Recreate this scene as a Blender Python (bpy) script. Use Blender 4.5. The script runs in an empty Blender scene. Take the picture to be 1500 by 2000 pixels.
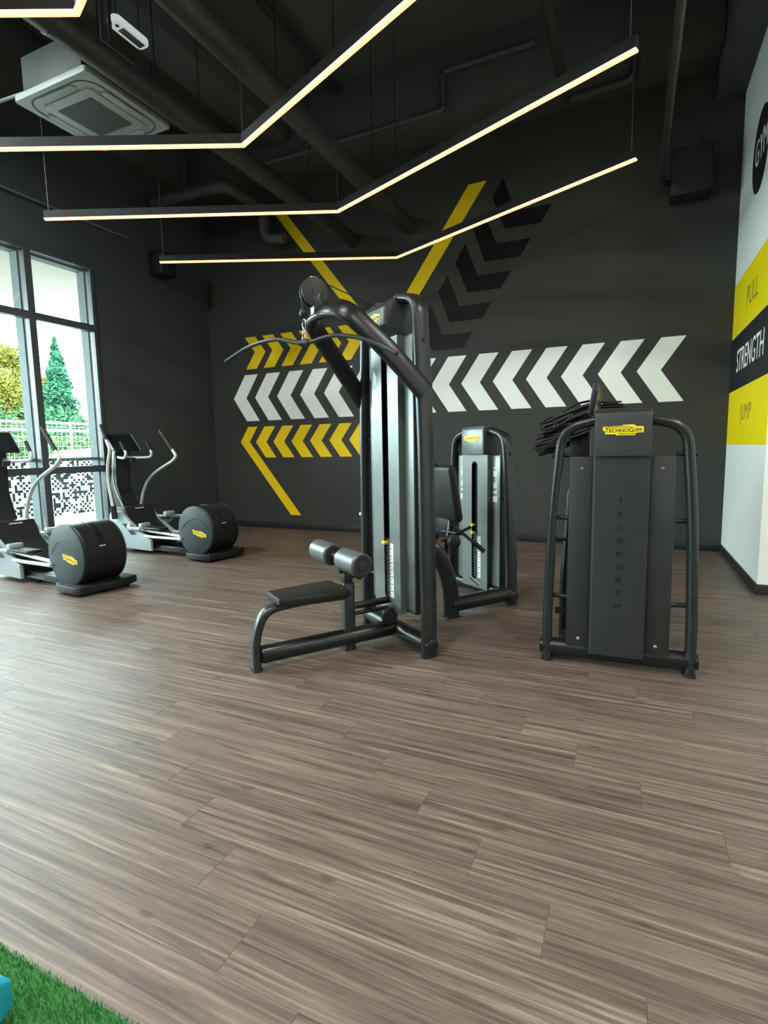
import bpy, bmesh, math, random
from mathutils import Vector, Matrix
random.seed(7)
S = bpy.context.scene
COL = S.collection
R = math.radians

# ------------------------------------------------------------------ camera
cam_d = bpy.data.cameras.new('camera')
cam = bpy.data.objects.new('camera', cam_d)
COL.objects.link(cam)
cam_d.sensor_fit = 'VERTICAL'
cam_d.sensor_height = 36.0
cam_d.sensor_width = 27.0
cam_d.lens = 1052.56 / 2000 * 36
cam_d.clip_start = 0.02
cam_d.clip_end = 300
_y, _p, _r = -0.430467, 0.116954, -0.0183081
_f = Vector((math.sin(_y) * math.cos(_p), math.cos(_y) * math.cos(_p), -math.sin(_p)))
_rt = Vector((math.cos(_y), -math.sin(_y), 0))
_u = _rt.cross(_f)
_r2 = math.cos(_r) * _rt + math.sin(_r) * _u
_u2 = -math.sin(_r) * _rt + math.cos(_r) * _u
M = Matrix((_r2, _u2, -_f)).transposed().to_4x4()
M.translation = (0, 0, 1.36)
cam.matrix_world = M
S.camera = cam

# ------------------------------------------------------------------ world, lights, exposure
W = bpy.data.worlds.new('world')
S.world = W
W.use_nodes = True
_bg = W.node_tree.nodes['Background']
_bg.inputs[0].default_value = (0.80, 0.97, 1.0, 1)
_bg.inputs[1].default_value = 10.5
S.view_settings.view_transform = 'Standard'
S.view_settings.look = 'None'
S.view_settings.gamma = 1
S.view_settings.use_curve_mapping = False
S.view_settings.exposure = 1.36
try:
    S.cycles.use_denoising = True
    S.cycles.max_bounces = 10
    S.cycles.diffuse_bounces = 6
    S.cycles.sample_clamp_indirect = 6
except Exception:
    pass

XL, XR, YB, YC, ZC = -7.0, 1.06, 7.84, 5.67, 6.45      # left wall, right wall, back wall, right wall corner, ceiling
YF, XE = -4.5, 4.6                                     # wall behind the camera, right end of the room
BAY, WTOP = 0.916, 3.97                                # window bay width, window head
NB = 10

def portal(name, loc, rot, sx, sy):                    # sampling guide for the daylight, gives no light of its own
    l = bpy.data.lights.new(name, 'AREA')
    l.shape = 'RECTANGLE'; l.size = sx; l.size_y = sy
    l.cycles.is_portal = True
    o = bpy.data.objects.new(name, l); COL.objects.link(o)
    o.location = loc; o.rotation_euler = rot
portal('window_portal', (XL - 0.3, 5.53 - NB * BAY / 2, WTOP / 2), (0, R(-90), 0), WTOP, NB * BAY)

# ------------------------------------------------------------------ materials
def nt(name):
    m = bpy.data.materials.new(name); m.use_nodes = True
    t = m.node_tree
    return m, t, t.nodes['Principled BSDF']

def N(t, kind, **kw):
    n = t.nodes.new(kind)
    for k, v in kw.items(): setattr(n, k, v)
    return n

def mat(name, col, rough=0.5, metal=0.0, spec=0.5, var=0.12, scale=9.0, bump=0.0, bscale=250.0, coat=0.0, emit=None, es=0.0, rvar=0.08):
    m, t, b = nt(name)
    L = t.links
    tc = N(t, 'ShaderNodeTexCoord')
    no = N(t, 'ShaderNodeTexNoise'); no.inputs['Scale'].default_value = scale; no.inputs['Detail'].default_value = 5
    L.new(tc.outputs['Object'], no.inputs['Vector'])
    cr = N(t, 'ShaderNodeValToRGB')
    cr.color_ramp.elements[0].position = 0.3; cr.color_ramp.elements[1].position = 0.7
    cr.color_ramp.elements[0].color = (*[c * (1 - var) for c in col], 1)
    cr.color_ramp.elements[1].color = (*[min(1, c * (1 + var)) for c in col], 1)
    L.new(no.outputs['Fac'], cr.inputs['Fac']); L.new(cr.outputs['Color'], b.inputs['Base Color'])
    mr = N(t, 'ShaderNodeMapRange'); mr.inputs['To Min'].default_value = max(0, rough - rvar); mr.inputs['To Max'].default_value = min(1, rough + rvar)
    L.new(no.outputs['Fac'], mr.inputs['Value']); L.new(mr.outputs['Result'], b.inputs['Roughness'])
    b.inputs['Metallic'].default_value = metal
    b.inputs['Specular IOR Level'].default_value = spec
    b.inputs['Coat Weight'].default_value = coat
    if bump:
        n2 = N(t, 'ShaderNodeTexNoise'); n2.inputs['Scale'].default_value = bscale
        L.new(tc.outputs['Object'], n2.inputs['Vector'])
        bp = N(t, 'ShaderNodeBump'); bp.inputs['Strength'].default_value = bump; bp.inputs['Distance'].default_value = 0.002
        L.new(n2.outputs['Fac'], bp.inputs['Height']); L.new(bp.outputs['Normal'], b.inputs['Normal'])
    if emit:
        b.inputs['Emission Color'].default_value = (*emit, 1); b.inputs['Emission Strength'].default_value = es
    return m

wall_dark = mat('dark_wall_paint', (0.040, 0.0405, 0.0355), 0.6, spec=0.3, var=0.06, scale=1.5, bump=0.25, bscale=120)
wall_left_glare = mat('dark_wall_window_glare', (0.050, 0.057, 0.058), 0.6, spec=0.35, var=0.06, scale=1.5, bump=0.25, bscale=120)  # dark wall paint, with the window glare put in as a lighter, bluer tone
ceil_dark = mat('dark_ceiling_paint', (0.066, 0.069, 0.066), 0.7, var=0.1, scale=2, bump=0.3, bscale=60)
wall_white = mat('white_wall_paint', (0.84, 0.88, 0.84), 0.6, var=0.02, scale=2, bump=0.15, bscale=120)
paint_white = mat('white_mural_paint', (0.88, 0.89, 0.85), 0.6, spec=0.3, var=0.02, scale=3, bump=0.1, bscale=150)
paint_yellow = mat('yellow_mural_paint', (0.88, 0.60, 0.008), 0.6, spec=0.2, var=0.04, scale=3, bump=0.1, bscale=150)
paint_yellow2 = mat('yellow_wall_paint', (0.88, 0.68, 0.004), 0.6, spec=0.2, var=0.03, scale=3, bump=0.1, bscale=150)
paint_black = mat('black_mural_paint', (0.002, 0.002, 0.0025), 0.6, spec=0.2, var=0.05, scale=3)
paint_black2 = mat('dark_brown_mural_paint', (0.010, 0.009, 0.0075), 0.6, spec=0.2, var=0.05, scale=3)
paint_black3 = mat('charcoal_mural_paint', (0.015, 0.0145, 0.013), 0.6, spec=0.2, var=0.05, scale=3)
band_black = mat('black_band_paint', (0.018, 0.020, 0.021), 0.6, spec=0.2, var=0.05, scale=3)
olive = mat('olive_lettering', (0.30, 0.23, 0.01), 0.5, var=0.05)
base_black = mat('black_skirting', (0.02, 0.023, 0.024), 0.4, var=0.1)
alu_dark = mat('dark_window_frame', (0.055, 0.062, 0.065), 0.45, metal=0.0, var=0.05)
alu_grey = mat('grey_window_reveal', (0.10, 0.12, 0.12), 0.6, spec=0.15, var=0.04)
tube_black = mat('black_painted_tube', (0.009, 0.010, 0.0105), 0.30, spec=0.4, var=0.08, bump=0.08, bscale=400)
tube_grey = mat('charcoal_painted_tube', (0.015, 0.018, 0.019), 0.30, spec=0.45, var=0.08, bump=0.08, bscale=400)
panel_grey = mat('grey_metallic_shroud', (0.125, 0.145, 0.138), 0.36, metal=0.35, spec=0.6, var=0.05, bump=0.06, bscale=500)
panel_black = mat('black_textured_plastic', (0.017, 0.020, 0.0195), 0.5, spec=0.5, var=0.08, bump=0.35, bscale=700)
plastic_black = mat('black_plastic', (0.010, 0.011, 0.012), 0.45, spec=0.4, var=0.1)
housing_black = mat('black_anodised_housing', (0.006, 0.006, 0.006), 0.6, spec=0.2, var=0.1)
pad_black = mat('black_vinyl_upholstery', (0.010, 0.0095, 0.009), 0.45, spec=0.35, var=0.1, bump=0.2, bscale=350)
foam_grey = mat('grey_foam_roller', (0.065, 0.075, 0.075), 0.38, spec=0.6, var=0.06)
chrome = mat('chrome', (0.75, 0.77, 0.77), 0.15, metal=1.0, var=0.03, rvar=0.04)
steel = mat('brushed_steel', (0.55, 0.57, 0.57), 0.3, metal=0.9, var=0.05)
silver = mat('silver_painted_tube', (0.62, 0.66, 0.65), 0.32, metal=0.2, var=0.04)
silver_plastic = mat('silver_plastic', (0.34, 0.40, 0.41), 0.4, metal=0.2, var=0.04)
disc_grey = mat('grey_drum_cover', (0.034, 0.044, 0.046), 0.5, spec=0.3, var=0.05, bump=0.1, bscale=500)
logo_yellow = mat('yellow_badge', (0.85, 0.62, 0.02), 0.4, var=0.03)
logo_ink = mat('badge_lettering', (0.05, 0.04, 0.01), 0.5)
sticker = mat('pale_sticker', (0.62, 0.66, 0.64), 0.5, var=0.15, scale=60)
ink_dark = mat('dark_print', (0.03, 0.03, 0.03), 0.6)
led_mat = mat('warm_led_diffuser', (0.9, 0.8, 0.6), 0.5, emit=(1.3, 0.38, 0.12), es=1.0, var=0.02)
duct_mat = mat('black_duct_paint', (0.030, 0.030, 0.029), 0.42, var=0.15, scale=5, bump=0.2, bscale=90)
insul = mat('black_pipe_insulation', (0.065, 0.069, 0.069), 0.5, var=0.15, bump=0.3, bscale=60)
fill_lit = mat('fill_panel_diffuser', (0.8, 0.8, 0.8), 0.5, emit=(0.97, 1.0, 0.94), es=8.0)  # glow of the added fill panels
ac_body = mat('grey_cassette_casing', (0.055, 0.064, 0.062), 0.6, metal=0.1, spec=0.3, var=0.15, scale=4)
lamp_lit = mat('lit_lamp_housing', (0.68, 0.72, 0.72), 0.4, var=0.03, emit=(0.9, 1.0, 1.0), es=0.16)
ac_white = mat('off_white_plastic', (0.29, 0.315, 0.305), 0.5, var=0.03)
ac_grille = mat('dark_grille', (0.04, 0.042, 0.042), 0.6, var=0.1, scale=60)
galv = mat('grey_sheet_metal', (0.16, 0.18, 0.18), 0.5, metal=0.3, var=0.12, scale=4)
fill_white = mat('white_fill_housing', (0.68, 0.72, 0.72), 0.4, var=0.03)
red_print = mat('red_indicator', (0.8, 0.10, 0.09), 0.4)
teal = mat('turquoise_vinyl', (0.015, 0.27, 0.37), 0.35, var=0.06)
soffit_mat = mat('cream_soffit', (0.29, 0.255, 0.21), 0.7, var=0.02)
pave = mat('pale_concrete', (0.27, 0.27, 0.26), 0.8, var=0.06, scale=2)
asphalt = mat('grey_asphalt', (0.30, 0.30, 0.29), 0.9, var=0.1, scale=3)
bark = mat('bark', (0.10, 0.07, 0.05), 0.9, var=0.3)
needle = mat('conifer_green', (0.026, 0.095, 0.052), 0.8, spec=0.1, var=0.4, scale=3)
leaf_yel = mat('yellow_green_leaf', (0.115, 0.112, 0.020), 0.8, spec=0.1, var=0.4, scale=3)
leaf_dk = mat('mid_green_leaf', (0.030, 0.085, 0.036), 0.8, spec=0.1, var=0.4, scale=3)
hedge_mat = mat('hedge_green', (0.055, 0.115, 0.036), 0.8, spec=0.1, var=0.35, scale=3)
fence_mat = mat('galvanised_fence', (0.22, 0.26, 0.25), 0.5, metal=0.3, var=0.05)
car_paint = mat('silver_car_paint', (0.62, 0.65, 0.66), 0.3, metal=0.3, var=0.02, coat=0.5)
car_glass = mat('tinted_car_glass', (0.16, 0.20, 0.20), 0.12, var=0.05)
rubber = mat('black_rubber', (0.012, 0.012, 0.012), 0.7, var=0.1)

def mosaic_mat():
    m, t, b = nt('black_white_mosaic'); L = t.links
    tc = N(t, 'ShaderNodeTexCoord'); sp = N(t, 'ShaderNodeSeparateXYZ'); L.new(tc.outputs['Object'], sp.inputs[0])
    fl = []
    for ax in (1, 2):
        d = N(t, 'ShaderNodeMath', operation='DIVIDE'); d.inputs[1].default_value = 0.058; L.new(sp.outputs[ax], d.inputs[0])
        f = N(t, 'ShaderNodeMath', operation='FLOOR'); L.new(d.outputs[0], f.inputs[0]); fl.append(f)
    ad = N(t, 'ShaderNodeMath', operation='ADD'); L.new(fl[0].outputs[0], ad.inputs[0]); L.new(fl[1].outputs[0], ad.inputs[1])
    md = N(t, 'ShaderNodeMath', operation='FLOORED_MODULO'); md.inputs[1].default_value = 2; L.new(ad.outputs[0], md.inputs[0])
    cb = N(t, 'ShaderNodeCombineXYZ'); L.new(fl[0].outputs[0], cb.inputs[0]); L.new(fl[1].outputs[0], cb.inputs[1])
    wn = N(t, 'ShaderNodeTexWhiteNoise', noise_dimensions='2D'); L.new(cb.outputs[0], wn.inputs['Vector'])
    gt = N(t, 'ShaderNodeMath', operation='GREATER_THAN'); gt.inputs[1].default_value = 0.76; L.new(wn.outputs['Value'], gt.inputs[0])
    sb = N(t, 'ShaderNodeMath', operation='SUBTRACT'); L.new(md.outputs[0], sb.inputs[0]); L.new(gt.outputs[0], sb.inputs[1])
    ab = N(t, 'ShaderNodeMath', operation='ABSOLUTE'); L.new(sb.outputs[0], ab.inputs[0])
    mx = N(t, 'ShaderNodeMix', data_type='RGBA'); L.new(ab.outputs[0], mx.inputs['Factor'])
    mx.inputs['A'].default_value = (0.004, 0.009, 0.009, 1); mx.inputs['B'].default_value = (0.34, 0.36, 0.34, 1)
    L.new(mx.outputs['Result'], b.inputs['Base Color']); b.inputs['Roughness'].default_value = 0.6; b.inputs['Specular IOR Level'].default_value = 0.05
    return m
mosaic = mosaic_mat()

def glass_mat():
    m = bpy.data.materials.new('window_glass'); m.use_nodes = True
    t = m.node_tree; L = t.links
    for n in list(t.nodes): t.nodes.remove(n)
    out = N(t, 'ShaderNodeOutputMaterial'); mix = N(t, 'ShaderNodeMixShader')
    tr = N(t, 'ShaderNodeBsdfTransparent'); tr.inputs[0].default_value = (0.95, 0.985, 0.975, 1)
    gl = N(t, 'ShaderNodeBsdfGlossy'); gl.inputs['Roughness'].default_value = 0.02
    fr = N(t, 'ShaderNodeFresnel'); fr.inputs['IOR'].default_value = 1.25
    L.new(fr.outputs[0], mix.inputs[0]); L.new(tr.outputs[0], mix.inputs[1]); L.new(gl.outputs[0], mix.inputs[2]); L.new(mix.outputs[0], out.inputs[0])
    return m
glass = glass_mat()

def wood_mat():
    m, t, b = nt('brown_grey_wood_plank'); L = t.links
    tc = N(t, 'ShaderNodeTexCoord'); oi = N(t, 'ShaderNodeObjectInfo')
    at = N(t, 'ShaderNodeAttribute', attribute_name='pr')
    add = N(t, 'ShaderNodeMath', operation='ADD'); L.new(oi.outputs['Random'], add.inputs[0]); L.new(at.outputs['Fac'], add.inputs[1])
    off = N(t, 'ShaderNodeVectorMath', operation='SCALE'); off.inputs[0].default_value = (37.0, 91.0, 53.0); L.new(add.outputs[0], off.inputs['Scale'])
    va = N(t, 'ShaderNodeVectorMath', operation='ADD'); L.new(tc.outputs['Object'], va.inputs[0]); L.new(off.outputs[0], va.inputs[1])
    def noise(sx, sy, detail, rough, dist=0.0):
        mp = N(t, 'ShaderNodeMapping'); mp.inputs['Scale'].default_value = (sx, sy, 1); L.new(va.outputs[0], mp.inputs['Vector'])
        n = N(t, 'ShaderNodeTexNoise'); n.inputs['Scale'].default_value = 1; n.inputs['Detail'].default_value = detail
        n.inputs['Roughness'].default_value = rough; n.inputs['Distortion'].default_value = dist
        L.new(mp.outputs[0], n.inputs['Vector']); return n
    a = noise(1.0, 40, 7, 0.68, 0.45); c = noise(3, 120, 4, 0.6); k = noise(1.8, 20, 4, 0.6, 1.0)
    r1 = N(t, 'ShaderNodeValToRGB')
    e = r1.color_ramp.elements
    e[0].position = 0.33; e[0].color = (0.038, 0.025, 0.019, 1); e[1].position = 0.66; e[1].color = (0.275, 0.208, 0.163, 1)
    x = r1.color_ramp.elements.new(0.44); x.color = (0.088, 0.061, 0.047, 1)
    x = r1.color_ramp.elements.new(0.55); x.color = (0.150, 0.109, 0.084, 1)
    mm = N(t, 'ShaderNodeMix', data_type='FLOAT'); mm.inputs[0].default_value = 0.28
    L.new(a.outputs['Fac'], mm.inputs[2]); L.new(c.outputs['Fac'], mm.inputs[3]); L.new(mm.outputs[0], r1.inputs['Fac'])
    r2 = N(t, 'ShaderNodeValToRGB'); r2.color_ramp.elements[0].position = 0.30; r2.color_ramp.elements[0].color = (0.55, 0.52, 0.50, 1)
    r2.color_ramp.elements[1].position = 0.48; r2.color_ramp.elements[1].color = (1, 1, 1, 1)
    L.new(k.outputs['Fac'], r2.inputs['Fac'])
    mu = N(t, 'ShaderNodeMix', data_type='RGBA', blend_type='MULTIPLY'); mu.inputs[0].default_value = 1
    L.new(r1.outputs[0], mu.inputs[6]); L.new(r2.outputs[0], mu.inputs[7])
    kp = N(t, 'ShaderNodeMapping'); kp.inputs['Scale'].default_value = (3.2, 9.0, 1); L.new(va.outputs[0], kp.inputs['Vector'])
    vo = N(t, 'ShaderNodeTexVoronoi'); vo.inputs['Scale'].default_value = 1; L.new(kp.outputs[0], vo.inputs['Vector'])
    r3 = N(t, 'ShaderNodeValToRGB'); r3.color_ramp.elements[0].position = 0.05; r3.color_ramp.elements[0].color = (0.42, 0.38, 0.35, 1)
    r3.color_ramp.elements[1].position = 0.13; r3.color_ramp.elements[1].color = (1, 1, 1, 1); L.new(vo.outputs['Distance'], r3.inputs['Fac'])
    m3 = N(t, 'ShaderNodeMix', data_type='RGBA', blend_type='MULTIPLY'); m3.inputs[0].default_value = 0.8
    L.new(mu.outputs[2], m3.inputs[6]); L.new(r3.outputs[0], m3.inputs[7]); mu = m3
    tone = N(t, 'ShaderNodeMapRange'); tone.inputs['To Min'].default_value = 0.93; tone.inputs['To Max'].default_value = 1.06
    fr = N(t, 'ShaderNodeMath', operation='FRACT'); L.new(add.outputs[0], fr.inputs[0]); L.new(fr.outputs[0], tone.inputs['Value'])
    mv = N(t, 'ShaderNodeVectorMath', operation='SCALE'); L.new(mu.outputs[2], mv.inputs[0]); L.new(tone.outputs[0], mv.inputs['Scale'])
    L.new(mv.outputs[0], b.inputs['Base Color'])
    rr = N(t, 'ShaderNodeMapRange'); rr.inputs['To Min'].default_value = 0.42; rr.inputs['To Max'].default_value = 0.55
    L.new(c.outputs['Fac'], rr.inputs['Value']); L.new(rr.outputs[0], b.inputs['Roughness'])
    bp = N(t, 'ShaderNodeBump'); bp.inputs['Strength'].default_value = 0.18; bp.inputs['Distance'].default_value = 0.0012
    L.new(c.outputs['Fac'], bp.inputs['Height']); L.new(bp.outputs[0], b.inputs['Normal'])
    b.inputs['Specular IOR Level'].default_value = 0.68
    return m
wood = wood_mat()

def grass_mat():
    m, t, b = nt('artificial_grass'); L = t.links
    g = N(t, 'ShaderNodeNewGeometry'); cr = N(t, 'ShaderNodeValToRGB')
    cr.color_ramp.elements[0].color = (0.012, 0.13, 0.028, 1); cr.color_ramp.elements[1].color = (0.10, 0.42, 0.10, 1)
    L.new(g.outputs['Random Per Island'], cr.inputs[0]); L.new(cr.outputs[0], b.inputs['Base Color']); b.inputs['Roughness'].default_value = 0.5
    return m
grass = grass_mat()

# ------------------------------------------------------------------ mesh helpers
def link(name, bm, m, parent=None, smooth=True, ang=40, kind=None):
    me = bpy.data.meshes.new(name)
    bmesh.ops.recalc_face_normals(bm, faces=bm.faces)
    bm.to_mesh(me); bm.free()
    if m: me.materials.append(m)
    if smooth:
        me.polygons.foreach_set('use_smooth', [True] * len(me.polygons))
        me.set_sharp_from_angle(angle=R(ang))
    o = bpy.data.objects.new(name, me); COL.objects.link(o)
    if parent: o.parent = parent
    if kind: o['kind'] = kind
    return o

def thing(name, label, cat, loc=(0, 0, 0), rz=0, group=None):
    o = bpy.data.objects.new(name, None); COL.objects.link(o)
    o.empty_display_size = 0.1
    o.location = loc; o.rotation_euler = (0, 0, R(rz))
    o['label'] = label; o['category'] = cat
    if group: o['group'] = group
    return o

def tag(o, label, cat, group=None):
    o['label'] = label; o['category'] = cat
    if group: o['group'] = group
    return o

def struct(o):
    o['kind'] = 'structure'; return o

def BM(): return bmesh.new()

def box(bm, x0, x1, y0, y1, z0, z1, bev=0.0, seg=2, mtx=None):
    r = bmesh.ops.create_cube(bm, size=1)
    vs = r['verts']
    bmesh.ops.scale(bm, vec=(x1 - x0, y1 - y0, z1 - z0), verts=vs)
    bmesh.ops.translate(bm, vec=((x0 + x1) / 2, (y0 + y1) / 2, (z0 + z1) / 2), verts=vs)
    if bev:
        es = list({e for v in vs for e in v.link_edges})
        rr = bmesh.ops.bevel(bm, geom=es, offset=bev, segments=seg, affect='EDGES', profile=0.5)
        vs = list({v for f in rr['faces'] for v in f.verts} | {v for v in vs if v.is_valid})
    if mtx is not None: bmesh.ops.transform(bm, matrix=mtx, verts=vs)
    return bm

def fillet(pts, rads, n=6):
    pts = [Vector(p) for p in pts]
    out = [pts[0]]
    for i in range(1, len(pts) - 1):
        r = rads if not isinstance(rads, (list, tuple)) else rads[i - 1]
        a, b, c = pts[i - 1], pts[i], pts[i + 1]
        d1, d2 = (a - b), (c - b)
        k = min(r, d1.length * 0.49, d2.length * 0.49)
        if k < 1e-5: out.append(b); continue
        p, q = b + d1.normalized() * k, b + d2.normalized() * k
        for j in range(n + 1):
            t = j / n
            out.append(p * (1 - t) ** 2 + b * 2 * t * (1 - t) + q * t * t)
    out.append(pts[-1])
    res = [out[0]]
    for p in out[1:]:
        if (p - res[-1]).length > 1e-4: res.append(p)
    return res

def stadium(w, h, n=16):
    pr = []
    r = min(w, h) / 2
    for i in range(n):
        a = 2 * math.pi * i / n
        x, y = r * math.cos(a), r * math.sin(a)
        if w > h: x += math.copysign((w - h) / 2, math.cos(a)) if abs(math.cos(a)) > 1e-6 else 0
        elif h > w: y += math.copysign((h - w) / 2, math.sin(a)) if abs(math.sin(a)) > 1e-6 else 0
        pr.append((x, y))
    return pr

def sweep(bm, pts, w, h=None, ref=(0, 1, 0), n=16, cap=True, prof=None, taper=None):
    """section of size w (across, perpendicular to ref) by h (along ref) swept along pts"""
    h = w if h is None else h
    pts = [Vector(p) for p in pts]
    ref = Vector(ref).normalized()
    pr = prof or stadium(w, h, n)
    rings = []
    for i, p in enumerate(pts):
        if i == 0: T = pts[1] - p
        elif i == len(pts) - 1: T = p - pts[i - 1]
        else: T = (pts[i + 1] - p).normalized() + (p - pts[i - 1]).normalized()
        T.normalize()
        rf = ref if abs(T.dot(ref)) < 0.98 else Vector((1, 0, 0)) if abs(T.x) < 0.9 else Vector((0, 0, 1))
        B = (rf - T * rf.dot(T)).normalized(); A = B.cross(T).normalized()
        s = 1 if taper is None else taper[0] + (taper[1] - taper[0]) * i / (len(pts) - 1)
        rings.append([bm.verts.new(p + A * x * s + B * y * s) for x, y in pr])
    k = len(pr)
    for a, b in zip(rings, rings[1:]):
        for j in range(k): bm.faces.new((a[j], a[(j + 1) % k], b[(j + 1) % k], b[j]))
    if cap:
        bm.faces.new(rings[0][::-1]); bm.faces.new(rings[-1])
    return bm

def cyl(bm, p0, p1, r, n=20, r1=None):
    p0, p1 = Vector(p0), Vector(p1)
    d = p1 - p0
    q = d.to_track_quat('Z', 'Y').to_matrix().to_4x4()
    q.translation = (p0 + p1) / 2
    bmesh.ops.create_cone(bm, cap_ends=True, segments=n, radius1=r, radius2=r if r1 is None else r1, depth=d.length, matrix=q)
    return bm

def lathe(bm, prof, p0, axis, n=28):
    """prof: (radius, distance along axis) from p0"""
    axis = Vector(axis).normalized()
    q = axis.to_track_quat('Z', 'Y').to_matrix()
    p0 = Vector(p0); rings = []
    for r, d in prof:
        rings.append([bm.verts.new(p0 + q @ Vector((r * math.cos(2 * math.pi * i / n), r * math.sin(2 * math.pi * i / n), d))) for i in range(n)])
    for a, b in zip(rings, rings[1:]):
        for j in range(n): bm.faces.new((a[j], a[(j + 1) % n], b[(j + 1) % n], b[j]))
    bm.faces.new(rings[0][::-1]); bm.faces.new(rings[-1])
    return bm

def prism(bm, poly, f, d, bev=0.0):
    """polygon (u,v) placed by f(u,v)->Vector and extruded by vector d"""
    d = Vector(d)
    a = [bm.verts.new(f(u, v)) for u, v in poly]
    b = [bm.verts.new(v.co + d) for v in a]
    fs = [bm.faces.new(a[::-1]), bm.faces.new(b)]
    n = len(poly)
    for i in range(n): fs.append(bm.faces.new((a[i], a[(i + 1) % n], b[(i + 1) % n], b[i])))
    if bev:
        bmesh.ops.bevel(bm, geom=list(set(fs[0].edges) | set(fs[1].edges)), offset=bev, segments=2, affect='EDGES', profile=0.5)
    return bm

def ball(bm, c, r, sub=2, sc=(1, 1, 1)):
    v = bmesh.ops.create_icosphere(bm, subdivisions=sub, radius=r)['verts']
    bmesh.ops.scale(bm, vec=sc, verts=v); bmesh.ops.translate(bm, vec=c, verts=v)
    return bm

def text_bm(txt, size, depth=0.0008, caps=False, align='CENTER', sx=1.0, space=1.0):
    """lettering as mesh in its own x,y plane, extruded along z"""
    cu = bpy.data.curves.new('lettering', 'FONT')
    cu.body = txt; cu.size = size; cu.extrude = depth; cu.align_x = align; cu.align_y = 'CENTER'; cu.resolution_u = 3
    cu.space_character = space
    if caps:
        for f, c in zip(cu.body_format, txt):
            if c.islower(): f.use_small_caps = True
        cu.small_caps_scale = 0.78
    o = bpy.data.objects.new('lettering', cu); COL.objects.link(o)
    dg = bpy.context.evaluated_depsgraph_get(); dg.update()
    me = bpy.data.meshes.new_from_object(o.evaluated_get(dg))
    bm = BM(); bm.from_mesh(me)
    bpy.data.objects.remove(o); bpy.data.curves.remove(cu); bpy.data.meshes.remove(me)
    bmesh.ops.scale(bm, vec=(sx, 1, 1), verts=bm.verts)
    return bm

def place(bm, origin, xa, ya):
    xa, ya = Vector(xa).normalized(), Vector(ya).normalized()
    m = Matrix((xa, ya, xa.cross(ya))).transposed().to_4x4(); m.translation = origin
    bmesh.ops.transform(bm, matrix=m, verts=bm.verts)
    return bm

BADGE = [(612, 432), (628, 440), (635, 468), (712, 468), (720, 479), (862, 479), (876, 460), (928, 456), (926, 408), (870, 404), (855, 390), (770, 391), (760, 399), (615, 404)]
def badge(parent, origin, xa, ya, width):
    k = width / 316
    bm = BM()
    prism(bm, [((x - 770) * k, (434.5 - y) * k) for x, y in BADGE], lambda u, v: Vector((u, v, 0)), (0, 0, 0.004))
    o = link('logo_badge', place(bm, origin, xa, ya), logo_yellow, parent)
    bm = text_bm('TechnoGym', 56 * k, 0.0008, True, sx=0.98)
    bmesh.ops.translate(bm, vec=(0, 0, 0.0048), verts=bm.verts)
    box(bm, -118 * k, 55 * k, 25 * k, 29 * k, 0.004, 0.0055)
    box(bm, -35 * k, 100 * k, -33 * k, -29 * k, 0.004, 0.0055)
    l = link('badge_lettering', place(bm, origin, xa, ya), logo_ink, o, smooth=False)
    return o

# ------------------------------------------------------------------ room shell
bm = box(BM(), XL - 0.3, XE, YF, YB + 0.1, -0.15, -0.009)
floor = struct(link('floor', bm, mat('subfloor', (0.10, 0.08, 0.065), 0.8), smooth=False))
PW, PL = 0.1885, 1.282
PG = 0.0003
_pm = box(BM(), PG, PL - PG, PG, PW - PG, -0.009, 0.0)
bmesh.ops.bevel(_pm, geom=[e for e in _pm.edges if all(v.co.z > -0.001 for v in e.verts)], offset=0.0009, segments=1, affect='EDGES')
plank_proto = link('plank', _pm, wood, floor, smooth=False)
PME = plank_proto.data
bpy.data.objects.remove(plank_proto)
def inview(x, y, mg=0.06):
    d = Vector((x, y, -1.36)); z = d.dot(_f)
    if z < 0.2: return False
    u, v = d.dot(_r2) / z * 1052.56 / 750, d.dot(_u2) / z * 1052.56 / 1000
    return abs(u) < 1 + mg and abs(v) < 1 + mg
cand = []
for k in range(-30, 38):
    y = 0.96 + PW * k
    x0 = -0.95 - 0.2571 * k
    x0 += 0.006 * math.sin(k * 12.9)
    for n in range(-14, 14):
        x = x0 + PL * n
        if x + PL < XL or x > XE or y + PW > YB + 0.02 or y < YF: continue
        vis = any(inview(x + PL * a, y + PW * b) for a in (0, .25, .5, .75, 1) for b in (0, .5, 1))
        cand.append((0 if vis and x > XL - 0.02 else 1, (x + PL / 2) ** 2 + y * y, x, y))
cand.sort()
rest = []
for i, (nv, d2, x, y) in enumerate(cand):
    if nv == 0 and i < 298 and x + PL < XE:
        o = bpy.data.objects.new('plank', PME); COL.objects.link(o); o.parent = floor; o.location = (x, y, 0)
    else: rest.append((x, y))
vs, fs, pr = [], [], []
for x, y in rest:
    xa, xb = max(x + .0006, XL), min(x + PL - .0006, XE)
    if xb - xa < 0.02: continue
    b = len(vs); ya, yb = y + .0006, min(y + PW - .0006, YB)
    vs += [(xa, ya, 0), (xb, ya, 0), (xb, yb, 0), (xa, yb, 0), (xa, ya, -.009), (xb, ya, -.009), (xb, yb, -.009), (xa, yb, -.009)]
    fs += [(b, b + 1, b + 2, b + 3), (b, b + 4, b + 5, b + 1), (b + 1, b + 5, b + 6, b + 2), (b + 2, b + 6, b + 7, b + 3), (b + 3, b + 7, b + 4, b)]
    pr += [random.random()] * 5
me = bpy.data.meshes.new('floor_planks'); me.from_pydata(vs, [], fs); me.materials.append(wood)
at = me.attributes.new('pr', 'FLOAT', 'FACE'); at.data.foreach_set('value', pr)
o = bpy.data.objects.new('floor_planks', me); COL.objects.link(o); o.parent = floor; o['kind'] = 'stuff'

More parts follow.
